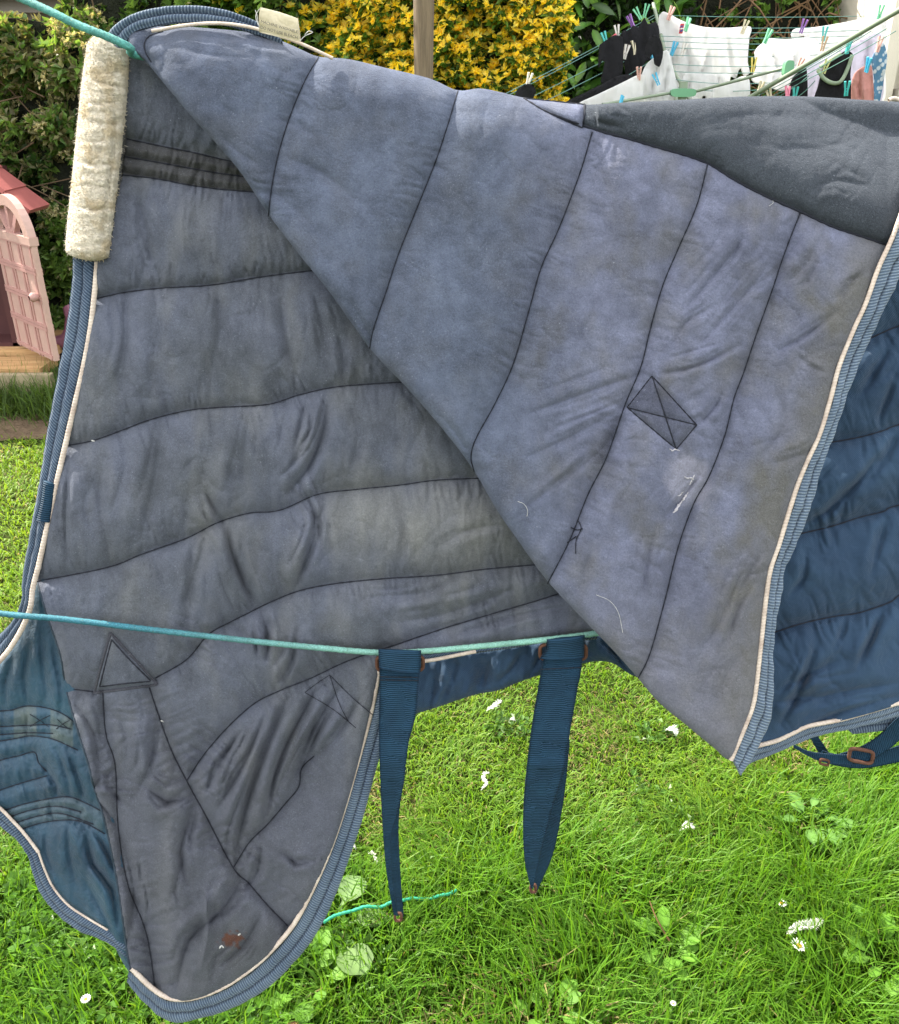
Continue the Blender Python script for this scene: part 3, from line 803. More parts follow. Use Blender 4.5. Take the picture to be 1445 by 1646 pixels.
def build_cloth(c, h, mat, parent, names, label_fn=None, colf=None, back_mat=None, back_name='outer_shell', thick=.009):
    Q, q, t = c.grid(h)
    v = c.pt(Q); N = vnormals(v, q, t)
    col = colf(Q) if colf is not None else np.zeros((len(Q), 3))
    objs = []
    if label_fn is None: groups = [(names, q, t)]
    else:
        lq = label_fn(Q[q].mean(1)); lt = label_fn(Q[t].mean(1)) if len(t) else np.zeros(0, int)
        groups = [(names, q[lq == k], t[lt == k]) for k in np.unique(lq)]
    for nm, a, b in groups:
        used = np.unique(np.concatenate([a.ravel(), b.ravel()])).astype(int)
        mp = np.full(len(Q), -1); mp[used] = np.arange(len(used))
        objs.append(mesh(nm, v[used], [x for x in (mp[a], mp[b]) if len(x)], mat, parent, col=col[used], normals=N[used]))
    # back and rim
    off = N*thick + 0; bd_ = -N.mean(0); bd_ /= np.linalg.norm(bd_); bv = v + bd_*thick
    de_, _, _, _, _ = segdist(Q, np.vstack([c.poly, c.poly[:1]])); w_ = sstep(4, 55, de_)[:, None]
    bv = bv*(1-w_) + P(Q[:, 0], Q[:, 1], np.maximum(c.Y(Q[:, 0], Q[:, 1]) + .024, v[:, 1] + .010))*w_
    ed = rim_edges(q, t); n = len(v)
    rim = np.stack([ed[:, 1], ed[:, 0], ed[:, 0]+n, ed[:, 1]+n], -1)
    allv = np.vstack([v, bv])
    fs = [rim, q[:, ::-1]+n] + ([t[:, ::-1]+n] if len(t) else [])
    used = np.unique(np.concatenate([x.ravel() for x in fs])); mp = np.full(2*n, -1); mp[used] = np.arange(len(used))
    mesh(back_name, allv[used], [mp[x] for x in fs], back_mat or mat, parent, col=np.vstack([col, np.zeros_like(col)])[used] if back_mat is None else np.zeros((len(used), 3)))
    return objs
def stitch(c, line, parent, r=1.25, lift=.0016, name='seam', mat=None, step=4):
    L = cr(line, step); p = c.pt(L, lift)
    s = np.arange(len(L)); z = depth(L[:, 1], p[:, 1])
    rad = r*z/F_PX*(1+.22*np.sin(s*1.6))
    return tube(name, p, rad, mat or M['thread'], parent, 6)

# ---------------- lower / left lining (the inside hanging behind)
seL = dict(
    t0a=[(185, 219), (250, 233), (310, 245), (365, 258), (420, 268)], t0b=[(184, 249), (260, 262), (330, 275), (385, 283), (450, 290)],
    t0c=[(180, 279), (250, 287), (320, 300), (400, 308), (470, 311)],
    t1=[(146, 482), (200, 470), (260, 463), (340, 458), (420, 445), (503, 435), (570, 430)],
    t2=[(104, 717), (150, 708), (200, 690), (240, 675), (300, 660), (350, 655), (430, 650), (480, 635), (540, 622), (633, 615), (700, 612)],
    t3=[(58, 934), (110, 925), (180, 910), (230, 890), (300, 865), (350, 840), (400, 825), (450, 820), (510, 795), (570, 787), (640, 780), (700, 772), (763, 769), (830, 766)],
    t4=[(250, 1090), (300, 1060), (335, 1020), (370, 1000), (400, 985), (430, 970), (480, 950), (540, 938), (620, 930), (700, 925), (780, 915), (858, 908), (930, 902)],
    t5=[(300, 1255), (330, 1210), (370, 1165), (410, 1130), (450, 1110), (500, 1090), (560, 1062), (640, 1035), (720, 1008), (800, 984), (890, 957), (960, 930)],  # towards the flap this follows a fold's shadow, drawn as dark thread
    t6=[(375, 1395), (400, 1355), (430, 1325), (460, 1290), (480, 1265), (485, 1235), (505, 1215)],
    t7=[(240, 1105), (255, 1150), (275, 1205), (300, 1255), (330, 1310), (375, 1395), (400, 1420), (430, 1455), (462, 1488)],
    t8=[(165, 1110), (170, 1180), (185, 1230), (190, 1330), (205, 1420), (235, 1500), (250, 1592)],
    t9=[(104, 1106), (150, 1112)])
polyL = [(222, 88), (300, 150), (420, 230), (520, 340), (640, 480), (760, 620), (880, 760), (985, 890), (1000, 960), (985, 1008), (940, 1017), (880, 1024),
         (800, 1034), (740, 1041), (690, 1046), (650, 1050), (625, 1062), (610, 1086), (596, 1140), (577, 1222), (555, 1300), (532, 1368), (505, 1428), (476, 1482), (443, 1524), (406, 1558),
         (358, 1590), (310, 1607), (268, 1607), (238, 1588), (210, 1562), (205, 1535), (196, 1470), (185, 1400), (168, 1320), (150, 1262), (141, 1225),
         (122, 1165), (106, 1105), (96, 1050), (74, 985), (60, 936), (72, 880), (88, 800), (104, 724), (118, 655), (134, 590), (146, 520), (152, 450), (158, 400), (170, 300), (190, 180), (200, 100)]
strL = [
    ([(527, 640), (517, 700), (497, 750), (462, 795)], 11, .0065), ([(492, 640), (480, 690), (470, 740)], 9, .0025), ([(497, 805), (507, 850), (484, 920), (468, 955)], 10, .006),
    ([(520, 800), (512, 850), (520, 900)], 9, .003), ([(362, 838), (375, 895), (395, 945), (412, 975)], 12, .006), ([(395, 830), (400, 890), (425, 960)], 14, -.004),
    ([(330, 790), (345, 820), (352, 842)], 10, .005), ([(420, 985), (430, 1020), (428, 1060)], 10, .005), ([(440, 1050), (445, 1010), (432, 985)], 10, -.003),
    ([(478, 1005), (470, 1060), (440, 1110)], 9, .004), ([(462, 1122), (425, 1215), (395, 1300), (378, 1375)], 13, .008), ([(512, 1100), (455, 1210), (425, 1300)], 12, .008),
    ([(545, 1105), (500, 1180), (468, 1262)], 12, .007), ([(430, 1140), (392, 1230), (350, 1300)], 11, .005), ([(400, 1160), (360, 1215), (330, 1275)], 10, .004),
    ([(580, 1120), (545, 1180), (510, 1215)], 10, .003), ([(400, 1395), (355, 1465), (305, 1510), (283, 1590)], 14, .006), ([(312, 1290), (290, 1370), (300, 1420)], 13, .006),
    ([(230, 1260), (270, 1290), (315, 1275)], 12, .005), ([(255, 1150), (240, 1230), (215, 1290)], 14, .004), ([(330, 1430), (335, 1500), (322, 1560)], 12, -.004),
    ([(420, 1470), (390, 1520), (350, 1555)], 10, .004), ([(455, 1370), (475, 1390), (500, 1385)], 8, .004), ([(395, 1430), (415, 1400), (420, 1360)], 9, .004),
    ([(215, 305), (235, 370), (243, 440)], 12, .003), ([(300, 310), (290, 380), (300, 450)], 18, -.003), ([(345, 462), (352, 530), (340, 600)], 13, .003), ([(450, 455), (458, 540), (470, 600)], 14, .004),
    ([(505, 470), (520, 540), (525, 600)], 12, .003), ([(545, 540), (552, 590), (548, 618)], 9, .004), ([(200, 460), (205, 540), (190, 640)], 20, .003), ([(260, 670), (250, 760), (225, 870)], 24, .004),
    ([(112, 730), (105, 830), (108, 915)], 7, .002), ([(330, 865), (310, 940), (300, 1010)], 16, .003), ([(640, 790), (648, 850), (640, 915)], 14, .003), ([(700, 880), (760, 850), (810, 845)], 10, .002),
    ([(590, 960), (690, 950), (740, 915)], 13, .003), ([(640, 1000), (720, 985), (830, 945)], 12, .003), ([(730, 1020), (830, 990), (905, 975)], 9, .004), ([(560, 640), (575, 700), (560, 770)], 14, .003),
    ([(400, 670), (390, 740), (400, 800)], 18, .003), ([(170, 720), (160, 800), (175, 890)], 22, .003), ([(120, 1130), (150, 1180), (160, 1260)], 12, .004), ([(175, 1240), (150, 1270), (190, 1330)], 10, .004), ([(195, 1340), (215, 1430), (205, 1520)], 11, .004)]
def reliefL(Q):      # the two padded rib bands at the top and the triangular patch
    x, y = Q[:, 0], Q[:, 1]
    tri = A([(178, 1017), (253, 1099), (152, 1112)])
    d, _, _, _, _ = segdist(Q, np.vstack([tri, tri[:1]])); ins = inside(Q, tri)
    r = .0040*np.where(ins, 1-np.exp(-d/4), 0) - .0030*np.exp(-(d/4)**2)
    sq = A([(490, 1113), (528, 1085), (606, 1152), (560, 1190)])
    d, _, _, _, _ = segdist(Q, np.vstack([sq[:3]])); r = r - .002*np.exp(-(d/3)**2)
    m = x < 230
    return r
def finer(S, seed, n=2):
    """each fold gets a few thinner companion creases beside it"""
    g = np.random.default_rng(seed); out = list(S)
    for p, w_, a in S:
        for i in range(n):
            d = g.normal(0, 1.5*w_, 2); q = A(p) + d + g.normal(0, .45*w_, (len(p), 2)); k0 = g.uniform(0, .4); m = q.mean(0)
            out.append((((q-m)*g.uniform(.45, .85) + m).tolist(), w_*g.uniform(.4, .65), a*g.uniform(.25, .45)))
    return out
strL = finer(strL, 5, 3)
strL = [(p, w_*1.12, a*(1.8 if np.mean([q[1] for q in p]) > 1060 else 1.6)) for p, w_, a in strL]
cl = Cloth(polyL, YL, seL.values(), strL, puff=.015, crease=.005, cw=6., pw=26., gather=.0105, rough=.0045, aniso=(70., 210.), crumple=.0022, edge=16, edged=.006, seed=1.3, relief=reliefL)
def ip(line, x, ax=0):
    L = cr(line, 10.0); o = np.argsort(L[:, ax]); return np.interp(x, L[o, ax], L[o, 1-ax])
def labL(q):
    x, y = q[:, 0], q[:, 1]; lab = np.zeros(len(q), int)
    for k in ('t0a', 't0b', 't0c', 't1', 't2', 't3', 't4', 't5'): lab += (y > ip(seL[k], x)) | ((k in ('t4', 't5')) & (x < 250) & (y > 1108))
    low = y > 1108
    right7 = x > ip(seL['t7'], y, 1)
    lab[low & right7 & (y > ip(seL['t6'], x)) & (y > 1180)] = 20
    lab[low & ~right7] = 30; lab[low & (x < ip(seL['t8'], y, 1))] = 40
    return lab
def colL(Q):
    x, y = Q[:, 0], Q[:, 1]
    a = fbm(x/140, y/140, 4)[:, None]; b = fbm(x/60+40, y/150, 3)[:, None]
    base = A([.074, .083, .104]) + 0*x[:, None]
    base = base*(1+.14*np.clip(fbm(x/24, y/30, 3), -1, 1)[:, None]) + A([.014, .016, .028])*np.clip(a, -1, 1)
    ol = np.clip(.35*b + .75*np.exp(-((x-680)/200)**2-((y-835)/75)**2)[:, None] + .35*np.exp(-((x-330)/130)**2-((y-265)/30)**2)[:, None], 0, 1)  # pale patch at the centre is a glow of light put into the colour
    base = base*(1-ol) + A([.165, .168, .158])*ol
    bd = ((y > ip(seL['t0a'], x)) & (y < ip(seL['t0c'], x)))[:, None]
    base = np.where(bd, A([.050, .050, .048]), base)
    lowm = sstep(1050, 1350, y)[:, None]
    base = base*(1-.55*lowm) + A([.056, .058, .068])*.55*lowm
    gr = .45*np.exp(-((x-390)/90)**2-((y-1530)/60)**2)[:, None]                  # greenish mud bloom near the rust mark
    base = base*(1-gr) + A([.045, .046, .036])*gr
    r = np.hypot((x-372)/26, (y-1511)/18) + .55*fbm(x/9, y/9, 3); rs = sstep(.72, .45, r)[:, None]
    return np.clip(base*(1-rs) + A([.075, .026, .010])*rs, .004, 1)
build_cloth(cl, 2.5, M['lining'], rug, 'quilt_panel', labL, colL, M['outer'])
for k, L in seL.items():
    L2 = [p for p in L if True]
    stitch(cl, L2, rug, .95 if k not in ('t8', 't9') else .8)
def patch_lines(c, lines, nm='stitching', r=1.0):
    for L in lines: stitch(c, L, rug, r, .0004, nm, None, 3)
for L in ([(178, 1017), (216, 1058), (253, 1099)], [(253, 1099), (200, 1106), (152, 1112)], [(152, 1112), (164, 1064), (178, 1017)]):
    q = cr(L, 3); p = cl.pt(q + A([0, 1.5]), .0008); vv, ff, uu = tube_geo(p, .0021*(1+.15*noise2(np.arange(len(q))/3., L[0][0])), 8)
    mesh('patch_hem', vv, ff, M['lining'], rug, uv=uu, col=np.tile(A([.045, .046, .055]), (len(vv), 1)))
patch_lines(cl, [[(178, 1017), (216, 1058), (253, 1099)], [(253, 1099), (200, 1106), (152, 1112)], [(152, 1112), (164, 1064), (178, 1017)],
                 [(179, 1028), (210, 1062), (242, 1094)], [(242, 1095), (200, 1099), (160, 1104)], [(160, 1103), (170, 1064), (179, 1030)]], r=1.2)
patch_lines(cl, [[(490, 1113), (510, 1098), (530, 1085)], [(530, 1085), (565, 1120), (600, 1150)], [(490, 1113), (535, 1140), (572, 1170)], [(530, 1085), (545, 1130), (560, 1160)]], r=.7)

# ---------------- the side folded over the line towards us
sF = dict(
    s1=[(512, 92), (490, 130), (465, 190), (447, 250), (437, 300), (431, 348)],
    s2=[(736, 146), (720, 200), (700, 260), (670, 335), (640, 410), (622, 465), (600, 530), (594, 560)],
    s3=[(952, 212), (935, 270), (915, 325), (895, 375), (870, 430), (850, 500), (825, 585), (795, 650), (765, 705), (757, 735), (762, 758)],
    s4=[(1138, 262), (1120, 330), (1090, 400), (1065, 460), (1045, 530), (1030, 590), (1005, 650), (975, 735), (945, 795), (915, 870), (880, 938)],
    s5=[(1287, 340), (1260, 410), (1240, 470), (1215, 540), (1195, 600), (1180, 640), (1165, 700), (1140, 765), (1115, 810), (1090, 880), (1070, 960), (1045, 1050), (1026, 1090)],
    s0=[(262, 50), (240, 58), (232, 70), (234, 84), (243, 100)],
    sp=[(938, 202), (975, 214), (1010, 223), (1060, 238), (1100, 249), (1140, 264), (1180, 289), (1230, 315), (1290, 342), (1340, 365), (1385, 380), (1426, 394)])
polyF = [(206, 66), (214, 50), (235, 44), (280, 42), (330, 45), (400, 52), (450, 65), (485, 80), (512, 91), (560, 95), (620, 109), (690, 126), (735, 145), (770, 142), (800, 147), (842, 157), (890, 163),
         (940, 168), (1000, 165), (1100, 160), (1200, 155), (1300, 155), (1380, 160), (1450, 164), (1500, 168), (1500, 215), (1475, 270), (1456, 320), (1437, 372), (1414, 428), (1393, 484), (1373, 530),
         (1351, 586), (1337, 640), (1319, 698), (1298, 745), (1284, 780), (1268, 830), (1255, 873), (1241, 914), (1234, 957), (1227, 1019), (1222, 1065), (1218, 1100), (1212, 1135), (1198, 1172), (1176, 1221),
         (1145, 1200), (1100, 1163), (1060, 1130), (1026, 1091), (990, 1050), (940, 998), (880, 934), (835, 872), (800, 822), (762, 757), (720, 700), (660, 630), (595, 560), (530, 470), (480, 408), (432, 345), (385, 275), (340, 222), (300, 178), (262, 132), (235, 100), (216, 84)]
strF = [
    ([(1040, 598), (960, 625), (850, 665)], 9, .0032), ([(1012, 650), (940, 690), (850, 735)], 9, .0026), ([(1000, 690), (940, 745), (850, 812)], 9, .003), ([(1060, 603), (1120, 588), (1192, 553)], 8, .0042),
    ([(1125, 682), (1150, 652), (1163, 625)], 8, .004), ([(1240, 570), (1300, 535), (1345, 500)], 10, .0034), ([(1100, 500), (1150, 440), (1200, 380)], 11, .003), ([(1120, 560), (1190, 480), (1240, 420)], 11, .003),
    ([(1052, 850), (1040, 900), (1032, 960)], 10, .0035), ([(1065, 835), (1105, 790), (1130, 745)], 10, .004), ([(1180, 480), (1240, 440), (1290, 380)], 10, .0022), ([(1080, 560), (1100, 520), (1150, 490)], 9, .0028),
    ([(1200, 900), (1160, 990), (1120, 1060)], 13, .003), ([(1230, 880), (1190, 950), (1170, 1040)], 11, .0025), ([(960, 860), (940, 920), (930, 960)], 12, .002), ([(1340, 700), (1290, 730), (1240, 745)], 11, .003),
    ([(1250, 900), (1225, 920), (1190, 925)], 8, .002), ([(1330, 600), (1300, 590), (1280, 570)], 8, .002), ([(1390, 440), (1370, 450), (1345, 480)], 9, .003), ([(1150, 1130), (1170, 1080), (1200, 1040)], 13, .002),
    ([(990, 230), (975, 290), (985, 380)], 18, -.0025), ([(1075, 265), (1060, 330), (1040, 390)], 16, .002), ([(1195, 320), (1185, 400), (1160, 440)], 12, .0025), ([(1320, 380), (1290, 430), (1260, 460)], 12, .0025),
    ([(455, 250), (520, 280), (580, 330)], 24, .004), ([(430, 270), (390, 250), (350, 210)], 22, .003), ([(595, 548), (585, 520), (560, 480)], 14, .003), ([(760, 740), (735, 700), (700, 660)], 14, .003),
    ([(300, 55), (360, 62), (430, 60)], 9, .003), ([(360, 48), (400, 62), (470, 75)], 8, .003), ([(720, 275), (705, 268), (690, 265)], 8, .003), ([(1120, 205), (1200, 185), (1330, 195)], 24, .0018), ([(1180, 225), (1290, 240), (1400, 220)], 26, .0015),
    ([(1300, 310), (1340, 290), (1400, 300)], 18, .003), ([(945, 175), (960, 195), (1000, 205)], 10, .004), ([(1240, 610), (1260, 680), (1230, 730)], 18, .002)]
sqF = A([(1048, 604), (1120, 683), (1087, 722), (1008, 655)])
ppF = A([(842, 158), (940, 168), (936, 206), (900, 190), (868, 174)])
def reliefF(Q):
    d, _, _, _, _ = segdist(Q, np.vstack([sqF, sqF[:1]])); ins = inside(Q, sqF)
    r = .0016*np.where(ins, 1-np.exp(-d/6), 0) - .0022*np.exp(-(d/4)**2)
    dx, _, _, _, _ = segdist(Q, A([sqF[0], sqF[2]])); dy, _, _, _, _ = segdist(Q, A([sqF[1], sqF[3]]))
    r = r - .0016*np.where(ins, np.exp(-(dx/4)**2) + np.exp(-(dy/4)**2), 0)
    d, _, _, _, _ = segdist(Q, np.vstack([ppF, ppF[:1]])); ins = inside(Q, ppF)
    r = r + .003*np.where(ins, 1-np.exp(-d/5), 0) - .0028*np.exp(-(d/4)**2)
    # radiating puckers round the sewn square
    c = sqF.mean(0); v = Q - c; a = np.arctan2(v[:, 1], v[:, 0]); rr = np.hypot(v[:, 0], v[:, 1])
    r = r + .0016*noise2(a*5.0, rr/160.+4)*np.exp(-((rr-75)/70)**2)*(rr > 45)
    # above the spine seam the cloth rolls away over the line
    x, y = Q[:, 0], Q[:, 1]
    sy = ip(sF['sp'], x); up = np.clip((sy - y)/120., 0, 1.5)*(x > 935)
    r = r - .034*up**2
    ty = np.interp(x, [200, 300, 450, 512, 620, 735, 842], [40, 40, 62, 90, 108, 144, 157])
    k = np.clip(1-(y-ty)/75., 0, 1)*(x < 960); r = r - .024*k**2.2
    return r
strF = finer([s_ for s_ in strF if s_[2] > 0], 6, 3)
strF = [(p, w_, a*1.0) for p, w_, a in strF]
cf = Cloth(polyF, YF, sF.values(), strF, puff=.014, crease=.005, cw=6., pw=34, gather=.0046, gscale=17., rough=.0038, aniso=(140., 190.), crumple=.0016, edge=26, edged=.013, seed=5.1, relief=reliefF)
def labF(q):
    x, y = q[:, 0], q[:, 1]; lab = np.zeros(len(q), int)
    for k in ('s1', 's2', 's3', 's4', 's5'): lab += x > ip(sF[k], y, 1)
    lab[(x > 938) & (y < ip(sF['sp'], x))] = 10
    return lab
def colF(Q):
    x, y = Q[:, 0], Q[:, 1]
    a = fbm(x/130+3, y/150, 4)[:, None]; b = fbm(x/70+40, y/90, 4)[:, None]; c_ = fbm(x/45+9, y/70, 3)[:, None]
    s = sstep(750, 1000, x)[:, None]
    base = A([.072, .087, .124])*(1-s) + A([.108, .118, .168])*s + 0*x[:, None]
    base = base*(1+.25*np.clip(a, -1, 1) + .16*np.clip(fbm(x/22, y/26, 3), -1, 1)[:, None])
    ol = np.clip(.5*b + .1, 0, .8)*(.35+.65*s)
    pip = np.interp(y, [390, 530, 640, 745, 830, 914, 1019, 1135], [1428, 1375, 1340, 1300, 1270, 1242, 1228, 1212])
    edge = sstep(115, 10, pip-x + 26*noise2(x/40, y/40))[:, None]*(y > 330)[:, None]
    ol = np.clip(ol + .75*edge, 0, .9)
    base = base*(1-ol) + A([.092, .090, .078])*ol
    lowg = (sstep(760, 1150, y - .1*x)*.7)[:, None]
    base = base*(1-lowg) + A([.130, .130, .140])*lowg
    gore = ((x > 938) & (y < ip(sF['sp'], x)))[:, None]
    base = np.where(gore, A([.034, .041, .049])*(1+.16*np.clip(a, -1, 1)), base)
    sq = inside(Q, sqF)[:, None]; base = np.where(sq, base*.62, base)
    wr = sstep(.55, .95, 1.2*np.exp(-((x-1110)/52)**2-((y-775)/60)**2) + .25*c_[:, 0])[:, None]        # worn pale patch below the square
    base = base*(1-.6*wr) + A([.24, .24, .29])*.6*wr
    band = np.exp(-((x-985+(y-690)*.42)/12)**2)*((y > 668) & (y < 745)); base = base*(1-.45*band[:, None])
    wp = np.where(gore, 0, sstep(.35, .9, c_ + .4*a)*s*.12)
    return np.clip(base*(1-wp) + A([.15, .155, .20])*wp, .004, 1)
build_cloth(cf, 2.5, M['lining'], rug, 'quilt_panel', labF, colF, M['outer'])
for k, L in sF.items(): stitch(cf, L, rug, .85 if k != 'sp' else 1.7)
patch_lines(cf, [[sqF[i], (sqF[i]+sqF[(i+1) % 4])/2, sqF[(i+1) % 4]] for i in range(4)] + [[sqF[0], (sqF[0]+sqF[2])/2, sqF[2]], [sqF[1], (sqF[1]+sqF[3])/2, sqF[3]]], r=1.05)
patch_lines(cf, [[(842, 158), (890, 163), (940, 168)], [(940, 168), (939, 190), (936, 206)], [(842, 158), (868, 174), (900, 190), (936, 206)], [(852, 164), (875, 178), (905, 190), (930, 199)]], r=1.5)
# torn lining with pale wadding, loose threads and hairs
m_wad = simple('grey_white_wadding', (.42, .41, .43), .95, 200, .3, .001, 400)
for (cx, cy, dx, dy, w_) in ((1088, 816, 7, -9, 2.6), (1100, 800, 6, -9, 2.0), (1112, 772, 5, -8, 1.9), (1108, 768, 7, 3, 1.4), (1084, 723, 8, 2, 1.2), (1094, 794, 5, -3, 1.2)):
    L = cr([(cx-dx, cy-dy), (cx-.3*dx, cy-.2*dy+2), (cx+.4*dx, cy+.3*dy-1), (cx+dx, cy+dy)], 1.5); p = cf.pt(L, .0004); k_ = np.linspace(0, np.pi, len(L))
    tube('torn_wadding', p + rng.normal(0, .0004, p.shape), .0002 + w_*.00055*np.sin(k_)**.7*(1+.4*np.sin(k_*7)), m_wad, rug, 8)
for L in ([(930, 838), (934, 850), (926, 868), (925, 890)], [(918, 848), (928, 852), (936, 850)], [(926, 862), (918, 868), (912, 872)]): stitch(cf, L, rug, .9, .0012, 'loose_thread', None, 3)
for L in ([(832, 806), (842, 810), (848, 820), (847, 830)], [(958, 956), (980, 966), (994, 985), (1001, 1017)], [(1240, 318), (1243, 326), (1236, 331)]): stitch(cf, L, rug, .3, .0008, 'stray_hair', M['hair'], 3)
for L in ([(353, 1524), (356, 1520), (359, 1523)], [(383, 1503), (386, 1501)], [(258, 1158), (263, 1160)], [(147, 708), (152, 709)]): stitch(cl, L, rug, 1.1, .0012, 'lint', M['hair'], 2)

# ---------------- right outer shell hanging behind
seR = dict(r1=[(1270, 860), (1290, 857), (1340, 845), (1380, 832), (1420, 822), (1445, 812), (1600, 780)], r2=[(1240, 1018), (1290, 1002), (1340, 991), (1380, 985), (1430, 968), (1460, 950), (1600, 900)],
           r3=[(1330, 712), (1380, 703), (1420, 692), (1450, 681), (1600, 640)], r4=[(1390, 548), (1420, 534), (1450, 522), (1600, 470)])
polyR = [(1600, 230), (1520, 230), (1440, 400), (1400, 500), (1350, 600), (1310, 700), (1270, 800), (1225, 900), (1205, 1000), (1200, 1100), (1205, 1180), (1222, 1203), (1250, 1193), (1275, 1181), (1300, 1170), (1350, 1159), (1400, 1146), (1445, 1133), (1520, 1115), (1600, 1095)]
strR = [([(1410, 740), (1375, 780), (1330, 822), (1290, 846)], 12, .006), ([(1362, 800), (1352, 835), (1346, 845)], 8, .003), ([(1312, 1035), (1298, 1080), (1280, 1120), (1255, 1165)], 10, .006), ([(1425, 835), (1412, 880), (1400, 925)], 11, .004),
        ([(1420, 980), (1400, 1030), (1378, 1075)], 11, .005), ([(1445, 700), (1420, 740), (1385, 790)], 14, .004), ([(1430, 560), (1405, 600), (1380, 640)], 14, .005), ([(1295, 880), (1292, 930), (1272, 955)], 9, .003),
        ([(1250, 1110), (1300, 1085), (1350, 1060)], 12, .004), ([(1240, 1130), (1330, 1118), (1440, 1098)], 13, .004), ([(1445, 590), (1425, 640), (1410, 680)], 10, .003), ([(1360, 990), (1352, 1020), (1340, 1045)], 8, .003), ([(1290, 1175), (1340, 1150), (1440, 1120)], 8, .003)]
strR = finer(strR, 8, 2)
strR = [(p, w_*1.1, a*1.4) for p, w_, a in strR]
crr = Cloth(polyR, YR, seR.values(), strR, puff=.016, crease=.005, cw=6., pw=30., gather=.009, rough=.005, aniso=(110, 110), crumple=.003, edge=0, seed=9.7)
def labR(q): return sum((q[:, 1] > ip(L, q[:, 0])).astype(int) for L in seR.values())
build_cloth(crr, 3.0, M['outer'], rug, 'outer_panel', labR, None, M['lining'], 'lining_back')
for L in seR.values(): stitch(crr, L, rug, 1.2)

# ---------------- lower left: satin neck piece turned outwards
def YN(px, py): return YL(px, py) + .020 + .00010*np.clip(120-A(px), 0, 300) - .012*np.exp(-((A(px)-(95+(A(py)-1000)*.2))/60.)**2)
seN = dict(n1=[(-80, 1150), (0, 1143), (20, 1141), (42, 1135), (75, 1138), (105, 1150), (135, 1175)], n2=[(-80, 1200), (0, 1191), (25, 1187), (50, 1183), (85, 1188), (125, 1206)], n3=[(-80, 1245), (0, 1222), (30, 1215), (55, 1209), (62, 1226), (75, 1240)],
           n4=[(-80, 1300), (0, 1270), (40, 1257), (75, 1247)], n5=[(8, 1302), (40, 1292), (78, 1284), (110, 1281), (140, 1292), (165, 1305)], n6=[(18, 1312), (50, 1302), (90, 1296), (130, 1305)], n7=[(26, 1322), (60, 1312), (92, 1307), (120, 1314), (150, 1325)],
           n8=[(36, 1332), (70, 1322), (108, 1318), (135, 1322), (168, 1340)], n9=[(0, 1168), (45, 1166), (80, 1165), (115, 1172)], n10=[(0, 1181), (45, 1178), (85, 1179)])
polyN = [(-80, 1110), (-30, 1088), (2, 1060), (25, 1025), (42, 985), (54, 938), (75, 925), (100, 990), (115, 1050), (125, 1105), (142, 1165), (160, 1225), (170, 1262), (188, 1320), (204, 1400), (214, 1470), (222, 1550), (216, 1572), (196, 1545), (180, 1512), (172, 1498), (140, 1479), (108, 1458), (84, 1430), (70, 1400),
         (60, 1375), (40, 1347), (20, 1324), (0, 1304), (-40, 1274), (-80, 1260)]
strN = [([(20, 1060), (8, 1100), (10, 1135)], 8, .004), ([(45, 1040), (38, 1090), (44, 1130)], 8, .005), ([(65, 1000), (68, 1060), (75, 1130)], 8, .004), ([(85, 1040), (95, 1090), (100, 1140)], 8, .004), ([(75, 1240), (90, 1262), (92, 1282)], 8, .005),
        ([(110, 1210), (125, 1250), (135, 1285)], 8, .005), ([(85, 1195), (100, 1230), (112, 1275)], 8, .004), ([(135, 1330), (150, 1390), (180, 1430), (190, 1490)], 10, .009), ([(75, 1330), (72, 1370), (90, 1410)], 9, .004), ([(108, 1325), (110, 1370), (120, 1420)], 9, .004),
        ([(150, 1335), (170, 1365), (185, 1400)], 8, .006), ([(140, 1420), (160, 1460), (180, 1500)], 10, .004), ([(45, 1190), (42, 1175), (45, 1145)], 7, .004), ([(80, 1290), (82, 1310), (88, 1320)], 6, .004)]
cn = Cloth(polyN, YN, seN.values(), strN, puff=.007, pw=16, gather=.004, gscale=9., rough=.004, aniso=(40, 130), crumple=.0015, edge=14, edged=.010, seed=14.2, cw=3.5, crease=.0025)
def colN(Q):
    x, y = Q[:, 0], Q[:, 1]
    b1 = (y > ip(seN['n1'], x)) & (y < ip(seN['n2'], x)) & (np.mod(x, 58) > 22) & (x < 118)
    b2 = (y > ip(seN['n5'], x)) & (y < ip(seN['n8'], x)) & (x < 165)
    f = (.75*b1 + .30*b2)*np.clip(.8+.4*noise2(x/20, y/20), 0, 1)
    return np.stack([f]*3, -1)
def labN(q):
    x, y = q[:, 0], q[:, 1]
    return sum((y > ip(seN[k], x)).astype(int) for k in ('n1', 'n2', 'n5', 'n8'))
build_cloth(cn, 2.8, M['satin'], rug, 'satin_panel', labN, colN, M['lining'], 'lining_back')
for k, L in seN.items(): stitch(cn, L, rug, .8)
patch_lines(cn, [[(48, 1148), (64, 1158), (78, 1168)], [(48, 1168), (64, 1158), (80, 1150)], [(92, 1156), (102, 1165), (112, 1172)], [(90, 1172), (102, 1163), (112, 1158)]], r=.6)
# gathered edge where satin meets the lining
EN = [(60, 936), (74, 985), (96, 1050), (106, 1105), (122, 1165), (141, 1225), (150, 1262), (168, 1320), (185, 1400), (196, 1470), (205, 1535), (210, 1562)]
stitch(cl, EN, rug, 1.6, .001, 'gathered_seam', simple('navy_seam_tape', (.02, .035, .05), .8))

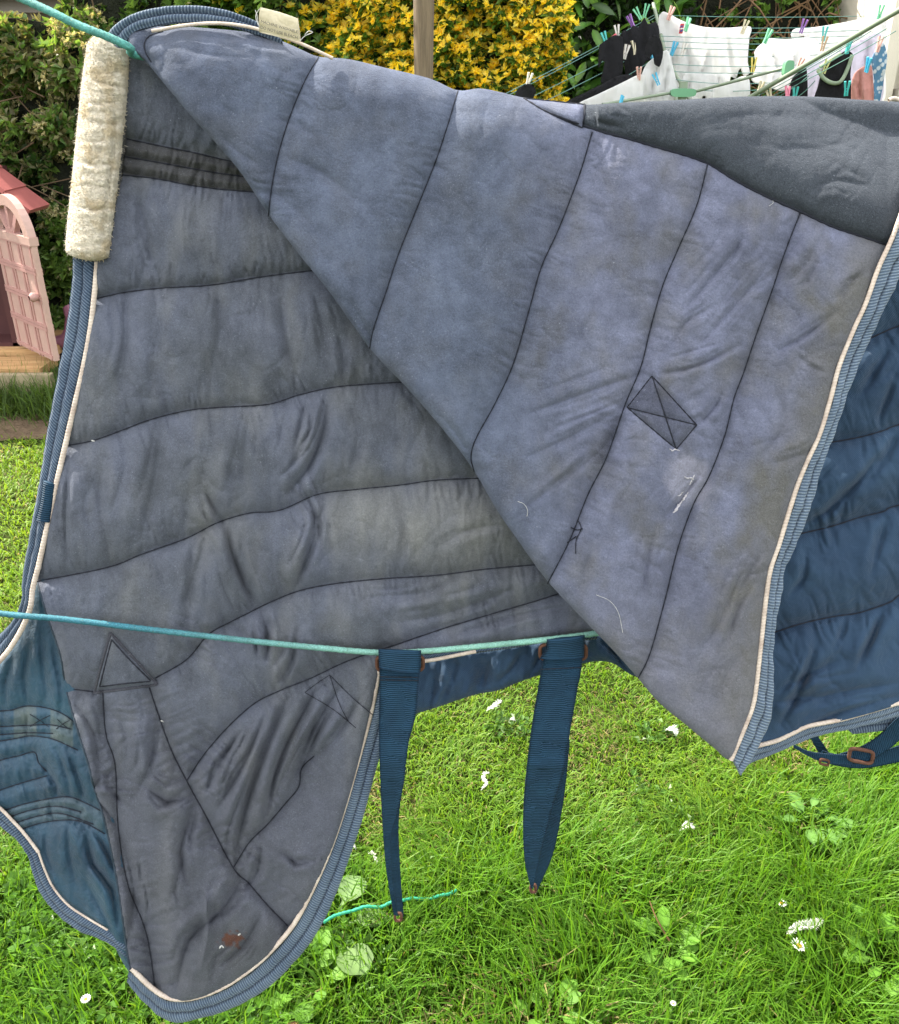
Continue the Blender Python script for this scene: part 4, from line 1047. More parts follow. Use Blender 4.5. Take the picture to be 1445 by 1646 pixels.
# ---------------- navy flap hanging below the line between the straps
def YH(px, py): return YL(px, 1030) + .020 - .00016*(A(py)-1030)
polyH = [(640, 1050), (680, 1058), (740, 1050), (800, 1040), (880, 1030), (960, 1020), (1010, 1030), (1060, 1090), (1040, 1092), (1015, 1085), (985, 1066), (958, 1063), (930, 1068), (870, 1084), (830, 1098), (800, 1110), (770, 1115), (740, 1124), (705, 1136), (672, 1146), (645, 1150)]
strH = [([(735, 1060), (725, 1095), (708, 1130)], 11, .006), ([(790, 1050), (780, 1080), (768, 1112)], 11, .005), ([(840, 1045), (830, 1065), (800, 1100)], 8, .006), ([(700, 1080), (695, 1110), (690, 1140)], 8, .005), ([(965, 1030), (985, 1045), (1010, 1080)], 8, .008), ([(880, 1040), (865, 1060), (850, 1090)], 8, .005)]
ch = Cloth(polyH, YH, (), strH, puff=0, rough=.010, aniso=(42, 90), crumple=.002, edge=12, edged=.006, seed=20.1)
build_cloth(ch, 3.0, M['outer'], rug, 'outer_panel', None, None, M['lining'], 'lining_back')
# ---------------- ribbons: bindings, straps
def ribbon(name, ea, eb, Ya, Yb, mat, parent, n=None, m=11, prof='double', hgt=.004, thick=.004, wob=.0, step=5.0, seed=0., sag=0.0, wear=0.0):
    """a band between two edges; Ya / Yb give the distance along each edge (function of px, py or list)"""
    a = cr(ea, step); b = cr(eb, step); n = n or max(len(a), len(b))
    a = resamp(a, n); b = resamp(b, n)
    ya = Ya(a[:, 0], a[:, 1]) if callable(Ya) else np.interp(np.linspace(0, 1, n), np.linspace(0, 1, len(Ya)), Ya)
    yb = Yb(b[:, 0], b[:, 1]) if callable(Yb) else np.interp(np.linspace(0, 1, n), np.linspace(0, 1, len(Yb)), Yb)
    pa, pb = P(a[:, 0], a[:, 1], ya), P(b[:, 0], b[:, 1], yb)
    u = np.linspace(0, 1, m)
    v = pa[:, None]*(1-u)[None, :, None] + pb[:, None]*u[None, :, None]
    mid = (pa+pb)/2; s = np.r_[0, np.cumsum(np.linalg.norm(np.diff(mid, axis=0), axis=1))]
    T = np.gradient(mid, axis=0); X = pb-pa; N = np.cross(T, X); N = unit(N); N *= np.where(N[:, 1:2] > 0, -1, 1)
    if prof == 'double': h = hgt*np.abs(np.sin(2*np.pi*u))**.55
    elif prof == 'single': h = hgt*np.sin(np.pi*u)**.6
    else: h = -sag*np.sin(np.pi*u)
    hh = np.broadcast_to(h[None], (n, m)) + wob*noise2(s[:, None]/.022+seed, u[None]*1.3+seed) + wob*.6*noise2(s[:, None]/.008+seed, u[None]*2)
    hh = hh*(1 + 0*u)
    fr = v + N[:, None]*hh[..., None]; bk = v - N[:, None]*thick
    V = np.vstack([fr.reshape(-1, 3), bk.reshape(-1, 3)]); K = n*m
    uv = np.stack([np.broadcast_to(u[None], (n, m)), np.broadcast_to(s[:, None], (n, m))], -1).reshape(-1, 2); uv = np.vstack([uv, uv])
    i = np.arange(n-1)[:, None]*m + np.arange(m-1)[None]
    f = np.stack([i, i+m, i+m+1, i+1], -1).reshape(-1, 4)
    c0 = np.cross(fr[1, 0]-fr[0, 0], fr[0, -1]-fr[0, 0])
    if c0[1] > 0: f = f[:, ::-1]; 
    F = [f, f[:, ::-1]+K]
    for col_ in (0, m-1):
        q = np.arange(n-1)*m+col_; F.append(np.stack([q, q+m, q+m+K, q+K], -1))
    for row in (0, n-1):
        q = row*m+np.arange(m-1); F.append(np.stack([q, q+1, q+1+K, q+K], -1))
    return mesh(name, V, F, mat, parent, uv=uv, col=np.zeros((len(V), 3)) + wear)
def piping(pts, Y, r, parent=rug, lift=.003):
    L = cr(pts, 3.0); y = Y(L[:, 0], L[:, 1]) - lift
    p = P(L[:, 0], L[:, 1], y); z = depth(L[:, 1], p[:, 1])
    return tube('piping', p, r*z/F_PX, M['piping'], parent, 8, strands=1, pitch=.0042, bump=.06)
up_ = lambda f, d: (lambda x, y: f(x, y) - d)
# left front edge
inL = [(152, 408), (148, 470), (141, 530), (129, 590), (114, 655), (99, 720), (85, 785), (71, 850), (59, 905), (49, 950), (44, 980), (28, 1014), (3, 1050), (-35, 1088)]
outL = [(118, 406), (114, 470), (106, 530), (95, 590), (84, 650), (73, 710), (64, 770), (52, 835), (42, 890), (37, 930), (35, 968), (18, 1000), (-5, 1022), (-50, 1048)]
ribbon('binding', inL, outL, up_(YL, .006), up_(YL, .002), M['denim'], rug, hgt=.0034, wob=.0012)
piping([(157, 408), (152, 470), (145, 530), (134, 590), (119, 655), (104, 720), (89, 785), (75, 850), (63, 905), (53, 945), (48, 980), (31, 1018), (5, 1056), (-33, 1092)], YL, 4.2, lift=.008)
ribbon('keeper_loop', [(69, 772), (65, 805), (57, 836)], [(88, 778), (84, 808), (79, 840)], up_(YL, .010), up_(YL, .011), M['web'], rug, prof='single', hgt=.004, m=7)
# bottom hem of the lining
inB = [(613, 1078), (607, 1112), (597, 1158), (579, 1224), (557, 1301), (534, 1368), (507, 1430), (478, 1486), (445, 1527), (408, 1561), (360, 1592), (310, 1609), (270, 1609), (240, 1591), (208, 1560)]
outB = [(640, 1082), (634, 1120), (624, 1165), (605, 1235), (584, 1312), (562, 1378), (536, 1447), (506, 1505), (470, 1550), (428, 1590), (375, 1620), (315, 1639), (272, 1642), (234, 1614), (205, 1578)]
ribbon('binding', inB, outB, up_(YL, .005), up_(YL, .001), M['denim'], rug, hgt=.0032, wob=.0014, seed=3, wear=.2)
piping([(609, 1078), (603, 1112), (593, 1158), (575, 1223), (553, 1299), (530, 1366), (503, 1428), (474, 1483), (441, 1523), (405, 1556), (358, 1587), (310, 1604), (272, 1604), (243, 1587), (211, 1556)], YL, 3.9, lift=.007)
# right edge of the folded side
ppR = [(1520, 200), (1490, 250), (1463, 305), (1435, 380), (1412, 431), (1391, 489), (1372, 530), (1349, 588), (1335, 641), (1317, 699), (1296, 745), (1282, 780), (1266, 830), (1253, 873), (1239, 914), (1232, 957), (1225, 1019), (1220, 1065), (1216, 1100), (1210, 1135), (1196, 1172), (1175, 1222)]
inR = [(p[0]+4, p[1]+1) for p in ppR]
outR = [(1560, 215), (1530, 275), (1500, 330), (1468, 395), (1445, 447), (1428, 484), (1402, 539), (1382, 581), (1363, 634), (1338, 705), (1318, 758), (1310, 796), (1294, 842), (1270, 896), (1260, 916), (1256, 957), (1246, 1006), (1242, 1065), (1243, 1127), (1237, 1160), (1218, 1205), (1191, 1247)]
ribbon('binding', inR, outR, up_(YF, .004), up_(YF, -.004), M['denim'], rug, hgt=.0034, wob=.002, seed=7, wear=.55)
piping(ppR, YF, 3.6, lift=.008)
# hem of the outer shell at the right
inX = [(1206, 1206), (1222, 1201), (1250, 1193), (1275, 1181), (1300, 1170), (1350, 1160), (1400, 1146), (1445, 1133), (1520, 1115), (1600, 1095)]
outX = [(1196, 1232), (1212, 1224), (1240, 1213), (1280, 1196), (1320, 1181), (1360, 1173), (1400, 1164), (1445, 1151), (1520, 1136), (1600, 1118)]
ribbon('binding', inX, outX, up_(YR, .012), up_(YR, .008), M['denim'], rug, hgt=.003, wob=.001, seed=11, wear=.5)
piping([(p[0], p[1]-3) for p in inX], YR, 3.6, lift=.016)
ribbon('binding', [(1345, 1160), (1400, 1154), (1460, 1146), (1520, 1136)], [(1372, 1180), (1400, 1177), (1460, 1170), (1520, 1160)], up_(YR, -.03), up_(YR, -.03), M['denim'], rug, hgt=.003, seed=2)
# hem of the satin neck piece
inN = [(-60, 1252), (-30, 1278), (0, 1302), (20, 1322), (40, 1345), (60, 1373), (70, 1400), (84, 1430), (108, 1458), (140, 1479), (174, 1498), (205, 1520)]
outN = [(-60, 1276), (-30, 1302), (0, 1328), (22, 1345), (42, 1367), (52, 1400), (60, 1425), (74, 1448), (100, 1478), (135, 1500), (174, 1516), (205, 1540)]
ribbon('binding', inN, outN, up_(YN, .006), up_(YN, .003), M['denim'], rug, hgt=.003, wob=.0015, seed=15)
piping([(-60, 1250), (-30, 1276), (0, 1299), (20, 1319), (40, 1341), (62, 1370)], YN, 2.6, lift=.010)
piping([(62, 1370), (72, 1398), (86, 1427), (110, 1455), (141, 1476), (173, 1495)], YN, 1.7, lift=.010)
# neck edge behind the fold at the top
YT = lambda x, y: 1.170 + 0*A(x)
ribbon('binding', [(168, 62), (182, 44), (208, 26), (245, 14), (290, 9), (340, 12), (380, 22), (420, 40), (440, 52)], [(196, 80), (212, 55), (240, 43), (280, 36), (330, 36), (370, 41), (410, 54), (440, 66), (455, 74)],
       YT, up_(YT, .006), M['denim'], rug, hgt=.006, wob=.001, seed=21)
piping([(244, 50), (262, 47), (290, 42), (330, 38), (370, 39), (410, 46), (450, 58), (490, 73), (535, 94)], lambda x, y: 1.150 + 0*A(x), 2.6, lift=0)
piping([(1428, 161), (1436, 158), (1446, 161), (1456, 168)], up_(YF, -.028), 3.0)
# top hem of the navy flap, lying on the line
ribbon('binding', [(655, 1044), (700, 1045), (760, 1037), (830, 1025), (880, 1016), (955, 1013)], [(655, 1062), (700, 1058), (760, 1049), (830, 1039), (880, 1031), (960, 1026)], up_(YL, -.004), up_(YL, .004), M['denim'], rug, hgt=.003, seed=4, wob=.001)
piping([(672, 1064), (700, 1060), (730, 1054), (765, 1047)], YL, 3.0, lift=.012)
piping([(880, 1031), (930, 1022), (975, 1020), (1020, 1045)], YL, 2.6, lift=.008)

# ---------------- fleece wither pad
polyFl = [(142, 66), (160, 56), (182, 60), (203, 70), (209, 110), (206, 170), (198, 240), (190, 310), (182, 370), (175, 414), (160, 419), (138, 418), (118, 413), (106, 406), (107, 370), (112, 320), (118, 260), (124, 200), (130, 140), (136, 96)]
def YFl(px, py):
    cx = np.interp(py, [60, 410], [176, 141]); t = np.clip((A(px)-cx)/40., -1, 1)
    return YL(px, py) - .040 + .034*(1-np.sqrt(1-.94*t*t))
cfl = Cloth(polyFl, YFl, [], [([(188, 130), (184, 230), (172, 330), (165, 400)], 8, .004), ([(150, 130), (175, 136), (205, 142)], 6, .003), ([(135, 190), (165, 200), (200, 198)], 7, .003), ([(125, 260), (155, 266), (190, 262)], 6, .003), ([(118, 330), (150, 338), (184, 334)], 6, .003), ([(140, 165), (160, 168), (190, 163)], 5, .0025), ([(128, 225), (155, 228), (170, 224)], 5, .002), ([(116, 300), (140, 297), (170, 302)], 5, .002)], puff=0, rough=.0018, aniso=(26, 14), crumple=.0018, edge=16, edged=.012, seed=33.)
def mat_fleece():
    k = NT('cream_fleece'); o = k.obj(); n = k.noise(220, 5, .75, o, .5)
    c = k.mix(k.ramp(n, .3, .65), (.64, .56, .41), (.88, .81, .65))
    c = k.mix(1.0, k.col(), c, 'MULTIPLY')
    k.set(Base_Color=c, Roughness=.95, Specular_IOR_Level=.1, Normal=k.bump(n, .006, 1.0, k.bump(k.noise(60, 4, .6, o), .008, .7)), Sheen_Weight=.3); return k.m
M['fleece'] = mat_fleece()
def colFl(Q):
    d = sstep(.1, .8, fbm(Q[:, 0]/30, Q[:, 1]/45, 4) + .35*sstep(150, 200, Q[:, 0] + (Q[:, 1]-60)*.09))[:, None]  # browner to the right: side light put into the colour, over random mottling
    return A([1, 1, 1])*(1-d) + A([.84, .77, .64])*d
fl = build_cloth(cfl, 2.6, M['fleece'], rug, 'fleece_pad', None, colFl, M['fleece'], 'fleece_back')[0]
Q, _, _ = cfl.grid(1.55); Q = Q + rng.normal(0, .8, Q.shape); base = cfl.pt(Q); n = len(Q)
cx = np.interp(Q[:, 1], [60, 410], [176, 141]); t = np.clip((Q[:, 0]-cx)/40., -1, 1)
dirn = unit(np.stack([t*1.2, -1+.5*np.abs(t), -.2+0*t], -1) + rng.normal(0, .5, (n, 3)))
sd = unit(rng.normal(0, 1, (n, 3))); L = rng.uniform(.0008, .0020, n)[:, None]
v = np.stack([base - sd*.00055, base + sd*.00055, base + dirn*L + rng.normal(0, .0012, (n, 3))], 1).reshape(-1, 3)
mesh('pile', v, np.arange(3*n).reshape(-1, 3), M['fleece'], fl, col=np.repeat(colFl(Q)*rng.uniform(.8, 1.2, (n, 1)), 3, 0), kind='stuff')

# ---------------- wash label
m_lab = mat_cloth('cream_label', (.72, .66, .50), .2, .05)
lab = ribbon('care_label', [(418, 12), (450, 20), (479, 30)], [(417, 52), (450, 60), (484, 68)], [1.115, 1.112, 1.115], [1.125, 1.119, 1.123], m_lab, rug, n=14, prof='flat', sag=-.003, thick=.0006)
m_ink = simple('grey_ink', (.14, .13, .12), .8)
pl0, pl1 = P(418, 12, 1.110), P(479, 30, 1.110); pd = P(417, 52, 1.118)
ex = A(pl1-pl0); ex /= np.linalg.norm(ex); ey = A(pl0-pd); ey -= ex*(ey@ex); ey /= np.linalg.norm(ey); ez_ = np.cross(ex, ey)
def text_mesh(name, txt, size, org, ex, ey, ez_, mat, parent):
    cu = bpy.data.curves.new(name, 'FONT'); cu.body = txt; cu.size = size; cu.extrude = .0001
    to = link(name, cu); dg = bpy.context.evaluated_depsgraph_get()
    me = bpy.data.meshes.new_from_object(to.evaluated_get(dg)); bpy.data.objects.remove(to)
    me.transform(Matrix(((ex[0], ey[0], ez_[0], org[0]), (ex[1], ey[1], ez_[1], org[1]), (ex[2], ey[2], ez_[2], org[2]), (0, 0, 0, 1))))
    me.transform(Matrix.Translation(-Vector(wloc(parent)))); me.materials.clear(); me.materials.append(mat)
    return link(name, me, parent)
for r_, (txt, size) in enumerate((('MACHINE WASHABLE', .0042), ('DO NOT USE BLEACH', .0042))):
    text_mesh('lettering', txt, size, pl0 + ex*.003 - ey*(.0150+.0058*r_) - A([0, .004, 0]), ex, ey, ez_, m_ink, lab)
stg = [cr([P(x, y, 1.11) for x, y in L], .002) for L in ([(410, 16), (413, 24), (414, 34), (417, 44)], [(417, 14), (411, 26), (415, 40)], [(482, 66), (490, 58), (503, 52), (496, 50), (490, 56)])]
for L in stg: tube('loose_thread', L, .0004, M['hair'], rug, 5)

# ---------------- washing lines
def rope(name, pts, Y, r, label, colf):
    q = cr(np.column_stack([A(pts), A(Y)*1000]), 5.0); p = P(q[:, 0], q[:, 1], q[:, 2]/1000)
    p = resamp(p, int(np.linalg.norm(np.diff(p, axis=0), axis=1).sum()/.0035))
    v, f, uv = tube_geo(p, r, 15, 3, .030, .13)
    c = colf(np.repeat(np.arange(len(p))/len(p), 15), v)
    o = mesh(name, v - 0, f, M['rope'], None, uv=uv, col=c, loc=(0, 0, 0))
    tag(o, label, 'washing line')
    n = int(len(p)*2.2); k = rng.integers(0, len(p), n); d = unit(rng.normal(0, 1, (n, 3))); s = unit(rng.normal(0, 1, (n, 3)))
    b = p[k] + d*r*.85; t = b + d*rng.uniform(.001, .0045, (n, 1)) + s*.002
    fv = np.stack([b - s*.00022, b + s*.00022, t], 1).reshape(-1, 3)
    mesh('loose_fibres', fv, np.arange(3*n).reshape(-1, 3), M['rope'], o, col=np.repeat(colf(k/len(p), b), 3, 0), kind='stuff')
    return o, p
def c2(t, v):
    x = v[:, 0]; m = sstep(-.45, -.02, x)[:, None]
    n = noise2(x*60, v[:, 2]*60)[:, None]
    return np.clip((A([.045, .21, .28])*(1-m) + A([.27, .55, .46])*m)*(1+.25*n), .01, 1)
rope('washing_line', [(-900, 1010), (-200, 958), (0, 986), (100, 995), (250, 1013), (400, 1030), (520, 1042), (610, 1049), (680, 1047), (790, 1037), (880, 1028), (945, 1020), (1010, 1012), (1300, 990), (1900, 930)],
     [1.3, 1.01, .972, .964, .957, .955, .957, .962, .962, .966, .972, .978, 1.0, 1.12, 1.4], .0037, 'blue and mint rope crossing in front of the lining, carrying two straps', c2)
def c1(t, v): return np.clip(A([.10, .36, .33])*(1+.3*noise2(v[:, 0]*50, v[:, 2]*50))[:, None], .01, 1)
rope('washing_line', [(-1300, -700), (-300, -150), (40, 0), (120, 38), (175, 60), (208, 76), (240, 92), (512, 118), (740, 172), (950, 205), (1200, 215), (1450, 225), (1900, 215)],
     [2.0, 1.3, 1.16, 1.135, 1.125, 1.125, 1.155, 1.175, 1.19, 1.24, 1.27, 1.28, 1.3], .0042, 'green rope running down from the top left corner to the fleece', c1)

# ---------------- webbing straps over the lower line
def YS(off): return lambda x, y: YL(x, 1040) - .030 - off - .00022*np.clip(A(y)-1040, 0, 190)
def ring(name, c, hw, hh, r, parent, Yv, ang=0.0):
    th = np.linspace(0, 2*np.pi, 41)[:-1]; ca, sa = np.cos(th), np.sin(th)
    x = hw*np.sign(ca)*np.abs(ca)**.45; y = hh*np.sign(sa)*np.abs(sa)**.45
    X = c[0] + x*math.cos(ang) - y*math.sin(ang); Yp = c[1] + x*math.sin(ang) + y*math.cos(ang)
    p = P(X, Yp, Yv); p = np.vstack([p, p[:2]])
    return tube(name, p, r, M['rust'], parent, 8)
def strap(fl_, fr_, bl_, br_, lab):
    s = ribbon('webbing_strap', fl_, fr_, YS(0), YS(0), M['web'], rug, prof='flat', sag=.002, thick=.0016, wob=.0022, m=9)
    s['label'] = lab
    ribbon('back_layer', bl_, br_, YS(-.016), YS(-.018), M['web'], s, prof='flat', sag=.002, thick=.0016, m=9, wob=.0008)
    top = [fl_[0], fr_[0]]
    ribbon('turnover', [(fl_[0][0]-1, fl_[0][1]), (fl_[0][0]-.5, fl_[0][1]+14), (fl_[1][0]-.5, fl_[0][1]+30)], [(fr_[0][0]+1, fr_[0][1]), (fr_[0][0]+.5, fr_[0][1]+20), (fr_[0][0]-.5, fr_[0][1]+36)], YS(.0035), YS(.0035), M['web'], s, prof='single', hgt=.0045, thick=.002, m=9)
    return s
s1 = strap([(609, 1044), (610, 1100), (609, 1180), (611, 1250), (615, 1330), (621, 1400), (633, 1472)], [(676, 1046), (673, 1100), (668, 1150), (656, 1200), (649, 1260), (637, 1315), (629, 1345), (630, 1400), (640, 1474)],
      [(618, 1240), (619, 1330), (625, 1400), (637, 1472)], [(650, 1240), (641, 1320), (643, 1390), (649, 1474)], 'left hanging webbing strap twisted almost edge on at its lower end')
s2 = strap([(880, 1029), (868, 1090), (856, 1160), (846, 1240), (841, 1310), (843, 1380), (853, 1428)], [(939, 1022), (935, 1070), (926, 1120), (916, 1180), (906, 1240), (888, 1300), (870, 1370), (856, 1430)],
      [(872, 1180), (865, 1250), (860, 1330), (858, 1428)], [(916, 1190), (911, 1245), (903, 1305), (889, 1372), (864, 1432)], 'right hanging webbing strap, flat and wide with a folded tip')
YB = YL(640, 1040) - .0235
ring('buckle_loop', (643, 1066), 37, 13, .0026, s1, YB); ring('buckle_loop', (905, 1048), 37, 13, .0026, s2, float(YL(905, 1040)) - .0235)
ring('buckle_loop', (640, 1474), 5, 6, .0022, s1, YS(-.004)(640, 1474)); ring('buckle_loop', (857, 1428), 4, 6, .0022, s2, YS(-.004)(857, 1428))
for s_, a_, b_ in ((s1, (611, 1088), (673, 1089)), (s2, (869, 1076), (934, 1073)), (s1, (611, 1093), (673, 1094))):
    q = cr([a_, ((a_[0]+b_[0])/2, (a_[1]+b_[1])/2), b_], 3); y_ = YS(.0004)(q[:, 0], q[:, 1]); tube('stitching', P(q[:, 0], q[:, 1], y_), .0006*(1+.4*np.sin(np.arange(len(q))*2.1)), M['thread'], s_, 5)
# ---------------- leg strap with buckle under the right hem
YK = lambda x, y: 1.000 + .00012*(1445-A(x)) - .00018*(A(y)-1160)
b1 = ribbon('webbing_strap', [(1520, 1118), (1450, 1150), (1425, 1172), (1400, 1192), (1372, 1206), (1350, 1212)], [(1530, 1150), (1462, 1178), (1437, 1198), (1412, 1216), (1385, 1227), (1355, 1228)], YK, YK, M['web'], rug, prof='flat', thick=.002, m=9)
ribbon('webbing_strap', [(1540, 1170), (1450, 1198), (1400, 1212), (1350, 1214), (1322, 1207)], [(1540, 1205), (1450, 1224), (1390, 1235), (1345, 1231), (1318, 1222)], up_(YK, -.012), up_(YK, -.012), M['web'], rug, prof='flat', thick=.002, m=9)
ribbon('webbing_strap', [(1300, 1182), (1310, 1200), (1324, 1224)], [(1313, 1182), (1326, 1200), (1340, 1222)], up_(YK, -.02), up_(YK, -.02), M['web'], rug, prof='flat', thick=.002, m=7)
ribbon('webbing_strap', [(1276, 1197), (1300, 1208), (1330, 1212), (1370, 1214)], [(1276, 1202), (1298, 1215), (1326, 1226), (1370, 1230)], up_(YK, .004), up_(YK, .004), M['web'], rug, prof='flat', thick=.002, m=7)
ring('buckle_loop', (1384, 1215), 19, 10, .0028, b1, float(YK(1384, 1215)) - .005, .18)
ring('buckle_loop', (1325, 1225), 7, 4, .002, b1, float(YK(1325, 1225)) - .004, .2)

# ================================================================== ROTARY AIRER
m_arm = simple('pale_green_painted_tube', (.20, .25, .18), .5, 12, .15)
m_brk = simple('green_plastic_bracket', (.12, .30, .17), .45, 15, .15)
m_line = simple('green_plastic_line', (.10, .23, .20), .45, 20, .25)
hub = P(1097, 152, 5.0)
ra = thing('rotary_airer', 'rotary clothes airer with pale green arms and many green lines, loaded with laundry', 'clothes airer', (hub[0], hub[1], 0))
def line2(name, a, Ya, b, Yb, r, mat, sagm=0.0, parent=ra, seg=6, n=14):
    pa, pb = P(*a, Ya), P(*b, Yb); t = np.linspace(0, 1, n)[:, None]
    p = pa*(1-t) + pb*t; p[:, 2] -= 4*sagm*(t*(1-t))[:, 0]
    return tube(name, p, r, mat, parent, seg)
line2('arm', (1093, 180), 5.0, (1050, 6), 5.9, .010, m_arm, seg=10)
line2('arm', (1168, 178), 4.95, (1470, 2), 3.95, .0105, m_arm, seg=10)
line2('strut', (968, 168), 4.75, (1080, 149), 5.0, .0075, m_arm, seg=8)
line2('strut', (1114, 148), 5.0, (1266, 108), 4.62, .0075, m_arm, seg=8)
line2('strut', (1074, 96), 5.42, (1112, 168), 4.98, .009, m_arm, seg=8)
tube('pole', [hub+A([0, 0, .06]), hub+A([0, 0, -.5]), A([hub[0], hub[1], .5]), A([hub[0], hub[1], 0])], .022, m_arm, ra, 12)
line2('arm', (1070, 190), 5.0, (700, 175), 4.4, .013, m_arm, seg=10)
for (a, b, Y_) in (((1077, 149), (1118, 149), 4.985), ((1259, 110), (1274, 108), 4.60)):
    pc_ = P((a[0]+b[0])/2, a[1], Y_); wd = np.linalg.norm(P(*a, Y_)-P(*b, Y_))
    th = np.linspace(0, 2*np.pi, 17)[:-1]; hh = .020 if wd > .1 else .034
    fr = np.stack([pc_[0]+wd*.5*np.sign(np.cos(th))*np.abs(np.cos(th))**.6, pc_[1]-.02+0*th, pc_[2]+hh*np.sign(np.sin(th))*np.abs(np.sin(th))**.6], -1); bk = fr + A([0, .04, 0])
    mb = MB(); i = np.arange(16); mb.add(np.vstack([fr, bk]), np.stack([i, (i+1) % 16, (i+1) % 16+16, i+16], -1))
    mb.add(fr, [list(range(16))]); mb.add(bk, [list(range(15, -1, -1))]); mb.build('bracket', m_brk, ra, smooth=False)
for (a, Ya, b, Yb) in [((700, 205), 4.3, (1052, 24), 5.88), ((700, 210), 4.32, (1053, 28), 5.86), ((700, 228), 4.35, (1060, 51), 5.75), ((700, 245), 4.4, (1062, 68), 5.65), ((800, 240), 4.5, (1075, 80), 5.5), ((860, 230), 4.6, (1080, 100), 5.4),
                       ((1053, 24), 5.88, (1440, 24), 5.9), ((1058, 42), 5.75, (1400, 41), 5.8), ((1060, 50), 5.72, (1395, 48), 5.6), ((1062, 58), 5.5, (1385, 57), 5.45), ((1064, 66), 5.45, (1372, 68), 5.4), ((1068, 76), 5.4, (1352, 76), 5.35), ((1072, 88), 5.35, (1335, 87), 5.3),
                       ((1078, 103), 5.25, (1305, 103), 5.1), ((1082, 115), 5.2, (1290, 112), 5.0), ((1086, 128), 5.15, (1240, 133), 5.0), ((1090, 141), 5.1, (1225, 144), 4.95),
                       ((1190, 168), 4.9, (1400, 50), 4.25), ((1200, 168), 4.88, (1425, 46), 4.15), ((1212, 168), 4.85, (1440, 50), 4.1), ((1180, 166), 4.9, (1380, 60), 4.3), ((1225, 168), 4.8, (1300, 122), 4.5), ((1270, 162), 4.6, (1310, 130), 4.45)]:
    line2('line', a, Ya, b, Yb, .0019, m_line, .012)

# ---- laundry
m_white = mat_cloth('white_cotton', (.84, .84, .84), .55, .02); m_lil = mat_cloth('lilac_white_cotton', (.66, .62, .72), .3, .04)
m_blk = mat_cloth('black_jersey', (.013, .013, .015), .02, .3); m_pnk = mat_cloth('dusty_pink_cotton', (.50, .25, .22), .25, .1); m_grn = mat_cloth('pale_green_band', (.30, .38, .27), .2, .1)
def mat_print():
    k = NT('blue_patterned_cotton'); o = k.obj(); vo = k.n('TexVoronoi', {'Scale': 46.0}); k.t.links.new(o, vo.inputs['Vector'])
    k.set(Base_Color=k.mix(k.ramp(vo.outputs[0], .35, .5), (.42, .47, .50), (.06, .16, .26)), Roughness=.85); return k.m
m_prt = mat_print()
def garment(name, label, cat, poly, Y0, mat, folds=(), slope=0.0, h=3.4, amp=.012, seed=0., an=(16, 70)):
    cxp = np.mean([p[0] for p in poly])
    c = Cloth(poly, lambda x, y: Y0 + slope*(A(x)-cxp), (), folds, puff=0, rough=amp, aniso=an, crumple=.004, edge=0, seed=seed, step=7)
    Q, q, t = c.grid(h); v = c.pt(Q); N = vnormals(v, q, t)
    bk = v + A([0, .006, 0]); n = len(v)
    ed = rim_edges(q, t); rim = np.stack([ed[:, 1], ed[:, 0], ed[:, 0]+n, ed[:, 1]+n], -1)
    fs = [q, rim, q[:, ::-1]+n] + ([t, t[:, ::-1]+n] if len(t) else [])
    ctr = v.mean(0); ctr[2] = v[:, 2].min()
    o = mesh(name, np.vstack([v, bk]), fs, mat, None, loc=ctr)
    if label: tag(o, label, cat)
    return o, c
LG = 'laundry pegged on the rotary airer'
g, cT = garment('t_shirt', 'large white t-shirt with a small red and blue flag print, hung at the back', 't-shirt', [(1060, 24), (1066, 18), (1076, 22), (1096, 33), (1130, 43), (1165, 45), (1207, 43), (1205, 58), (1202, 100), (1206, 118), (1196, 124), (1190, 108), (1182, 128), (1176, 118), (1168, 150), (1150, 135), (1135, 140), (1112, 146), (1096, 140), (1082, 150), (1066, 140), (1054, 120), (1062, 85), (1058, 48)], 5.62, m_white,
    [([(1100, 60), (1108, 100), (1104, 135)], 7, .02), ([(1140, 70), (1130, 110), (1120, 140)], 8, .025), ([(1170, 60), (1172, 100), (1180, 125)], 7, .02), ([(1085, 70), (1080, 110), (1075, 140)], 6, .02)], seed=1.)
for i, (c_, (x0, x1, y0, y1)) in enumerate((((.55, .05, .06), (1091, 1097, 38, 54)), ((.07, .07, .25), (1092, 1096, 41, 44)), ((.8, .8, .8), (1092, 1097, 45, 47)), ((.07, .07, .25), (1092, 1096, 48, 51)))):
    p = [P(x, y, 5.585 - .002*i) for x, y in ((x0+3, y0), (x0, y1), (x1, y1), (x1+3, y0))]; p = A(p); mb = MB(); mb.add(np.vstack([p, p+A([0, .002, 0])]), [[0, 1, 2, 3], [7, 6, 5, 4], [0, 4, 5, 1], [1, 5, 6, 2], [2, 6, 7, 3], [3, 7, 4, 0]])
    mb.build('flag_print', simple('print_ink', c_, .8), g, smooth=False)
garment('white_sheet', 'white sheet hung highest at the right end of the airer beside the cream house', 'sheet', [(1273, 62), (1276, 47), (1300, 45), (1345, 38), (1385, 30), (1420, 21), (1425, 26), (1423, 100), (1412, 172), (1300, 172), (1300, 66)], 5.65, m_white, [([(1340, 60), (1350, 110), (1345, 160)], 8, .03), ([(1400, 45), (1395, 100), (1390, 160)], 8, .03)], seed=2.)
garment('white_shirt', 'white shirt with a pointed sleeve hung between the t-shirt and the tall white sheet', 'shirt', [(1213, 83), (1225, 70), (1235, 62), (1262, 63), (1312, 64), (1320, 110), (1302, 120), (1275, 128), (1262, 146), (1240, 142), (1220, 136), (1208, 128), (1216, 108)], 5.3, m_white, [([(1240, 80), (1248, 110), (1240, 130)], 7, .02), ([(1280, 75), (1275, 100), (1270, 125)], 7, .02)], seed=3.)
